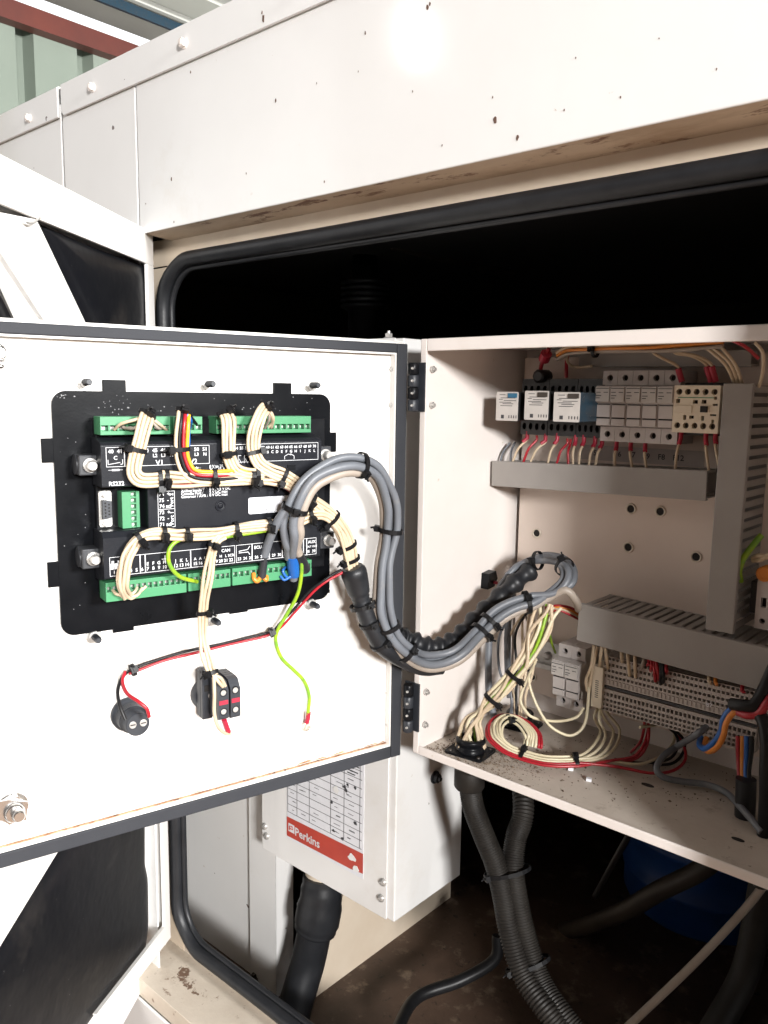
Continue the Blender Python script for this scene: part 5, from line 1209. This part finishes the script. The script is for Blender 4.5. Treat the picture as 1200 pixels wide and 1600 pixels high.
MB().tube(spline([Y(1104, 1136, .118), Y(1088, 1148, .105), Z(1062, 1164, .035), Z(1038, 1180, .026), Z(1026, 1200, .018), Z(1036, 1214, .012), Z(1066, 1221, .009), Z(1104, 1226, .009), Z(1134, 1238, .010), Z(1158, 1262, .014), Z(1178, 1285, .012), Z(1190, 1300, .008)], 9), .0034, 10).build('cable', M['grey'], gc)
# blue and orange pair, red and black feeders, black sleeve on the right
bo_ = thing('blue_orange_wires', Y(1125, 1135, .09), 'blue and orange wire pair hooked down in front of the terminal strip', 'wires')
MB().tube(spline([Y(1150, 1106, .085), Y(1140, 1110, .085), Y(1130, 1125, .085), Y(1127, 1142, .086), Y(1116, 1160, .09), Y(1102, 1170, .10), Y(1093, 1164, .112), Y(1095, 1152, .124)], 8), .0030, 10).build('wire', M['blue'], bo_)
MB().tube(spline([Y(1152, 1110, .083), Y(1142, 1118, .082), Y(1134, 1132, .082), Y(1130, 1150, .083), Y(1120, 1168, .088), Y(1108, 1174, .098), Y(1100, 1168, .11), Y(1104, 1154, .124)], 8), .0028, 10).build('wire', M['orange'], bo_)
fd = thing('feeder_cables', Y(1180, 1110, .08), 'thick red and black feeder cables at the right of the terminal strip', 'cables')
MB().tube(spline([Y(1154, 1112, .083), Y(1168, 1117, .08), Y(1184, 1114, .08), Y(1198, 1100, .08), Y(1210, 1080, .09)], 8), .0042, 10).build('cable', M['red'], fd)
MB().tube(spline([Y(1143, 1100, .083), Y(1160, 1102, .08), Y(1178, 1102, .08), Y(1190, 1085, .085), Y(1204, 1055, .09), Y(1215, 1030, .1)], 8), .0058, 12).build('cable', M['blackw'], fd)
MB().tube(spline([Y(1176, 1108, .085), Y(1192, 1125, .08), Y(1198, 1160, .075), Y(1197, 1210, .075), Y(1196, 1262, .08), V3(Y(1196, 1262, .08)[0], .085, -.05)], 8), .0062, 12).build('cable', M['blackw'], fd)
ps = thing('phase_wires', Y(1163, 1200, .10), 'red, brown, blue and black wires rising from a black floor sleeve', 'wires')
pf = Z(1163, 1272, .004)
for i, (x, mm) in enumerate(((1153, 'red'), (1160, 'orange'), (1166, 'blue'), (1174, 'blackw'))):
    MB().tube(spline([BACK.P(x, 1150, .062), Y(x, 1175, pf[1]+.015), Y(1155+i*5, 1210, pf[1]+.006), V3(pf[0]-.006+i*.004, pf[1], .030)], 8), .0023, 8).build('wire', M[mm], ps)
MB().tube(spline([V3(pf[0]-.001, pf[1], .040), V3(pf[0], pf[1], .02), V3(pf[0]+.001, pf[1], -.004), V3(pf[0]+.002, pf[1]+.01, -.05)], 5), .0095, 14).build('sleeve', M['rubber'], ps)
# ---- wires between duct, relays, fuses and contactor
def tail(parent, p, q, mm, boot=True, r=.0015):
    d = q-p; mid = p+d*.5+BACK.n*.003
    MB().tube(spline([p, p+(0, 0, -.006), mid, q], 6), r, 7).build('wire', M[mm], parent)
    if boot: MB().tube([p+(0, 0, .004), p+(0, 0, -.004), p+d*.28+BACK.n*.0012], r*1.6, 8).build('ferrule', M['redmark'], parent)
rt = thing('relay_wires', B(830, 700, .05), 'white and red wires dropping from the relay sockets into the short grey duct', 'wires')
def Z5(x, y, h): return B(760+x/5, 540+y/5, h)
for a, b, mm in (((320, 695), (205, 905), 'cream'), ((392, 700), (288, 910), 'red'), ((462, 715), (345, 905), 'cream'), ((555, 710), (478, 925), 'cream'), ((632, 725), (548, 925), 'red'), ((657, 730), (640, 925), 'red'), ((697, 725), (676, 930), 'cream'), ((762, 725), (722, 935), 'cream'), ((850, 735), (800, 940), 'cream')):
    tail(rt, Z5(*a, .040), Z5(*b, .048), mm, mm == 'cream')
for a, b in (((185, 760), (105, 915)), ((225, 755), (188, 915))): MB().tube(spline([Z5(*a, .03), Z5((a[0]+b[0])/2-12, (a[1]+b[1])/2-10, .04), Z5(*b, .048)], 6), .0013, 7).build('wire', M['grey'], rt)
fw = thing('fuse_wires', B(980, 700, .05), 'thin cream wires from the five fuse holders into the grey duct', 'wires')
for a, b in (((905, 745), (852, 940)), ((1018, 765), (1005, 945)), ((1128, 765), (1138, 950)), ((1242, 775), (1250, 955))): tail(fw, Z5(*a, .040), Z5(*b, .048), 'cream')
kw = thing('contactor_wires', B(1080, 700, .05), 'beige wires with red ends below the cream contactor', 'wires')
for a, b in (((1520, 695), (1475, 970)), ((1716, 700), (1738, 975)), ((1790, 700), (1815, 930))): tail(kw, Z5(*a, .042), Z5(*b, .05), 'cream')
tw = thing('top_wires', B(1050, 560, .04), 'cream wires arching from the cabinet top to the contactor and upright duct', 'wires')
for q, bt in ((((1018, 541, .07), (1022, 552, .07), (1040, 562, .06), (1058, 572, .05), (1066, 590, .045)), 1), (((1052, 543, .07), (1056, 552, .07), (1080, 556, .062), (1102, 568, .05), (1112, 590, .045)), 1), (((1054, 541, .07), (1060, 550, .07), (1088, 556, .062), (1110, 568, .05), (1119, 590, .045)), 1),
          (((1090, 535, .08), (1112, 550, .08), (1135, 572, .075), (1150, 604, .058)), 0), (((1100, 535, .08), (1122, 550, .08), (1142, 570, .075), (1155, 604, .058)), 0), (((1112, 533, .08), (1130, 546, .08), (1150, 572, .075), (1161, 604, .058)), 0), (((1180, 535, .09), (1192, 552, .09), (1192, 580, .08), (1186, 604, .06)), 0), (((1140, 530, .09), (1165, 542, .09), (1185, 560, .08)), 0)):
    pts = [B(*p) for p in q]; MB().tube(spline(pts, 7), .0016, 8).build('wire', M['cream' if q[0][0] != 1140 else 'red'], tw)
    if bt: MB().tube([pts[-2]+(pts[-1]-pts[-2])*.2, pts[-1]+V3(0, 0, -.004)], .0032, 8).build('ferrule', M['redmark'], tw)
tr_ = thing('top_loom', B(980, 545, .07), 'orange brown wire loom lying along the inside top of the cabinet', 'wire loom')
wires(tr_, [B(872, 556, .06), B(890, 548, .07), B(930, 545, .08), B(1000, 543, .085), B(1060, 541, .085), B(1130, 535, .085)], ribbon(6, 2, .0017), ['cream', 'orange', 'greyb'], .0017, BACK.n, .0006)
MB().tube(spline([B(896, 546, .07), B(886, 556, .06), B(888, 567, .05), B(900, 574, .04), B(925, 572, .04)], 7), .0016, 8).build('wire', M['cream'], tr_)
tie(tr_, spline([B(872, 556, .06), B(930, 545, .08), B(1060, 541, .085)], 8), .5, .008, .005, BACK.n, 1.6)
rd = thing('red_boot_wires', B(848, 570, .04), 'two dark red booted wires rising from the relay sockets to the cabinet top', 'wires')
MB().tube(spline([B(846, 592, .040), B(845, 575, .045), B(850, 560, .055), B(858, 545, .06)], 7), .0026, 8).build('wire', M['red'], rd)
MB().tube([B(850, 562, .055), B(854, 552, .060)], .0065, 10).build('boot', M['redmark'], rd)
MB().tube(spline([B(885, 590, .040), B(885, 575, .042), B(886, 560, .050), B(890, 546, .06)], 7), .0022, 8).build('wire', M['red'], rd)
MB().lathe(BACK, *BACK.at(846, 588, .042), [(.008, .030), (.008, .048), (.005, .050)], 10).build('boot', M['blot'], rd)
# short wires under the long duct, entering the terminal strip
su = thing('strip_wires', B(1000, 1045, .06), 'short cream, red and black wires from the long duct into the terminal strip', 'wires')
for x0, y0, x1, y1, mm in ((940, 1008, 937, 1040, 'cream'), (946, 1010, 950, 1044, 'cream'), (971, 1017, 972, 1034, 'cream'), (981, 1020, 984, 1056, 'cream'), (992, 1024, 993, 1058, 'cream'), (1006, 1028, 1002, 1044, 'greyb'), (1014, 1031, 1012, 1040, 'red'), (1018, 1032, 1017, 1048, 'red'), (1022, 1034, 1024, 1064, 'red'), (1026, 1035, 1030, 1062, 'red'), (1033, 1037, 1032, 1069, 'blackw'), (1036, 1038, 1036, 1066, 'blackw'), (1041, 1040, 1042, 1052, 'red'), (1108, 1058, 1110, 1068, 'cream'), (1118, 1061, 1120, 1070, 'orange'), (1160, 1075, 1163, 1082, 'red')):
    MB().tube(spline([B(x0, y0-6, .062), B(x0, y0+4, .066), B((x0+x1)/2, (y0+y1)/2+2, .067), B(x1, y1, .057)], 5), .0019, 7).build('wire', M[mm], su)
sv2 = thing('fuse_side_wires', B(926, 1060, .05), 'cream wires standing between the low fuse holder and the end marker', 'wires')
for q in (((928, 1008, .06), (924, 1040, .064), (916, 1062, .062), (918, 1080, .06)), ((934, 1010, .06), (926, 1045, .062), (921, 1075, .060), (920, 1085, .05))): MB().tube(spline([B(*p) for p in q], 7), .0018, 8).build('wire', M['cream'], sv2)
gr = thing('edge_wires', B(1165, 870, .06), 'green wire and pale wires beside the upright duct at the picture edge', 'wires')
MB().tube(spline([B(1190, 836, .05), B(1178, 850, .055), B(1162, 872, .06), B(1155, 892, .058), B(1157, 908, .05)], 8), .0030, 10).build('wire', M['gy'], gr)
for q in (((1176, 872, .05), (1186, 868, .055), (1205, 872, .055)), ((1176, 876, .05), (1190, 874, .055), (1206, 862, .055))): MB().tube(spline([B(*p) for p in q], 6), .0022, 8).build('wire', M['cream'], gr)
# plastic scraps and dirt on the cabinet floor
rn = random.Random(21); dm = MB()
for _ in range(1700):
    q = rn.random()
    if q < .62: px, py = rn.gauss(770, 48), rn.gauss(1188, 15)
    elif q < .75: px, py = rn.gauss(700, 20), rn.gauss(1168, 6)
    else: px, py = rn.uniform(680, 1150), rn.uniform(1150, 1260)
    p = Z(px, py, .002)
    if not (.003 < p[0] < .355 and .004 < p[1] < .19): continue
    r = rn.uniform(.0003, .0013)*(1.9 if rn.random() < .08 else 1)
    vs = [p+V3(r*rn.uniform(.6, 1.3)*cos(k*2.09+q), r*rn.uniform(.6, 1.3)*sin(k*2.09+q), .0001) for k in range(3)]+[p+V3(0, 0, r*rn.uniform(.5, 1.2))]
    dm.add(vs, [(0, 1, 3), (1, 2, 3), (2, 0, 3), (0, 2, 1)])
dm.build('floor_dirt', M['dirt'], kind='stuff')
bits = [(892, 1203, 'paper', 'white plastic scrap on the cabinet floor, under the red wires'), (920, 1220, 'paper', 'white plastic scrap nearer the front lip of the cabinet floor')]
for px, py, mm, lb_ in bits:
    p = Z(px, py, .0022); f = Fr(p, (cos(.5), sin(.5), 0), (-sin(.5), cos(.5), 0), (0, 0, 1))
    o = MB().prism(f, [(-.003, -.002), (.0025, -.0025), (.003, .001), (0, .0028), (-.0028, .002)], 0, .003).build('plastic_scrap', M[mm], bevel=.0003)
    o['label'] = lb_; o['category'] = 'scrap'
hm = MB().lathe(LOC, 0, 0, [(.0042, .0001), (.0040, .0003)], 12)
fh = MB()
for px, py, w in ((1012, 1227, .007), (1153, 1312, .006)):
    p = Z(px, py, .0021); fh.prism(Fr(p, (1, 0, 0), (0, 1, 0), (0, 0, 1)), [(w*cos(t), w*.5*sin(t)) for t in np.linspace(0, 5.9, 12)], .0001, .0004)
fh.build('floor_hole', M['inner'], cb)

# ================================================================== below and behind the cabinet, inside the canopy
def conduit(pts, r, label, ties=()):
    path = spline(pts, 1); L = sum(np.linalg.norm(b-a) for a, b in zip(pts, pts[1:])); k = max(4, int(L/.0008/(len(pts)-1))); path = spline(pts, k)
    t = thing('corrugated_conduit', pts[1], label, 'conduit', 'corrugated conduits below the cabinet')
    MB().tube(path, [r*(1.06 if (i % 4) < 2 else .93) for i in range(len(path))], 16).build('conduit_body', M['conduit'], t)
    return t, path
ca_, pa_ = conduit([V3(pg1[0], pg1[1], -.035), Y(740, 1262, .045), Y(756, 1305, .05), Y(774, 1350, .055), Y(786, 1400, .055), Y(797, 1460, .05), Y(818, 1525, .04), Y(862, 1590, .03), Y(900, 1640, .03)], .0120, 'black corrugated conduit hanging from the front cabinet gland')
cb_, pb_ = conduit([V3(pg2[0], pg2[1], -.035), Y(818, 1265, .10), Y(806, 1310, .085), Y(802, 1360, .07), Y(811, 1420, .065), Y(826, 1480, .06), Y(848, 1540, .05), Y(889, 1600, .04), Y(930, 1650, .04)], .0120, 'black corrugated conduit from the rear gland, running right of its twin')
mid = [(a+b)/2 for a, b in zip([Y(774, 1350, .055), Y(778, 1362, .055), Y(782, 1375, .055)], [Y(806, 1350, .07), Y(808, 1362, .07), Y(810, 1375, .07)])]
tie(cb_, mid, .5, .0265, .015, REFV, .6, w=.0022)
mid = [(a+b)/2 for a, b in zip([Y(806, 1490, .045), Y(812, 1508, .045), Y(820, 1528, .045)], [Y(832, 1488, .06), Y(838, 1506, .06), Y(846, 1526, .06)])]
tie(cb_, mid, .5, .0255, .015, REFV, .6, w=.0022)
def rod(pts, r, mat, name, label, cat, part): 
    t = thing(name, pts[0], label, cat); MB().tube(spline(pts, 8), r, 14).build(part, M[mat], t); return t
rod([Y(1200, 1375, .16), Y(1160, 1425, .15), Y(1080, 1510, .12), Y(975, 1610, .08)], .0042, 'greyb', 'thin_hose', 'thin dusty brown hose slanting down below the cabinet', 'hose', 'hose_body')
rod([Y(1130, 1330, .40), Y(1090, 1362, .40), Y(1030, 1392, .40), Y(965, 1428, .42), Y(880, 1455, .5), Y(790, 1460, .62)], .014, 'drab', 'dusty_pipe', 'thick dusty pipe in the dark below the cabinet', 'pipe', 'pipe_body')
rod([Y(1192, 1380, .28), Y(1180, 1450, .27), Y(1160, 1530, .25), Y(1110, 1620, .2)], .016, 'conduit', 'dark_hose', 'dark hose hanging at the lower right behind the thin brown hose', 'hose', 'hose_body')
rod([Y(778, 1462, .25), Y(772, 1500, .24), Y(720, 1532, .2), Y(650, 1560, .14), Y(615, 1620, .06)], .0085, 'blackw', 'floor_cable', 'black cable lying across the oily floor behind the corrugated conduits', 'cable', 'cable_body')
rod([Y(985, 1300, .22), Y(960, 1345, .24), Y(930, 1400, .3)], .004, 'blackw', 'drop_cable', 'thin black cable hanging in the dark under the cabinet', 'cable', 'cable_body')
def drum(p, r, h, label):
    t = thing('plastic_drum', (p[0], p[1], ZFL), label, 'drum', 'blue drums in the dark')
    f = Fr((p[0], p[1], ZFL), (1, 0, 0), (0, 1, 0), (0, 0, 1))
    MB().lathe(f, 0, 0, [(r*.94, .002), (r, .02), (r, h*.3), (r*1.03, h*.32), (r*1.03, h*.36), (r, h*.38), (r, h*.66), (r*1.03, h*.68), (r*1.03, h*.72), (r, h*.74), (r*.98, h*.95), (r*.9, h)], 40).build('drum_body', M['drum'], t)
    MB().lathe(f, r*.5, 0, [(.03, h), (.03, h+.015), (.026, h+.018)], 16).build('drum_cap', M['black'], t)
drum(Z(1235, 1500, ZFL)+V3(.12, .22, 0), .17, .34, 'large blue plastic drum under the right end of the cabinet')
drum(Z(800, 1560, ZFL)+V3(.12, .45, 0), .14, .20, 'smaller blue plastic drum in the dark behind the corrugated conduits')
# exhaust bellows above the cabinet
eb = thing('exhaust_bellows', Y(570, 480, .28), 'black ribbed rubber bellows standing in the dark doorway above the door', 'bellows')
pe = Y(569, 520, .28); fe = Fr((pe[0], pe[1], 0), (1, 0, 0), (0, 1, 0), (0, 0, 1)); zb_ = Y(569, 485, .28)[2]; zt_ = Y(569, 440, .28)[2]; z9 = Y(569, 395, .28)[2]
prof = [(.026, -.1), (.026, zb_)]
for k in range(5): z = zb_+(zt_-zb_)*k/5; prof += [(.030, z), (.038, z+.004), (.038, z+.008), (.030, z+.011)]
prof += [(.022, zt_+.004), (.018, z9), (.018, .612)]
MB().lathe(fe, 0, 0, prof, 28).build('bellows_body', M['rubber'], eb)
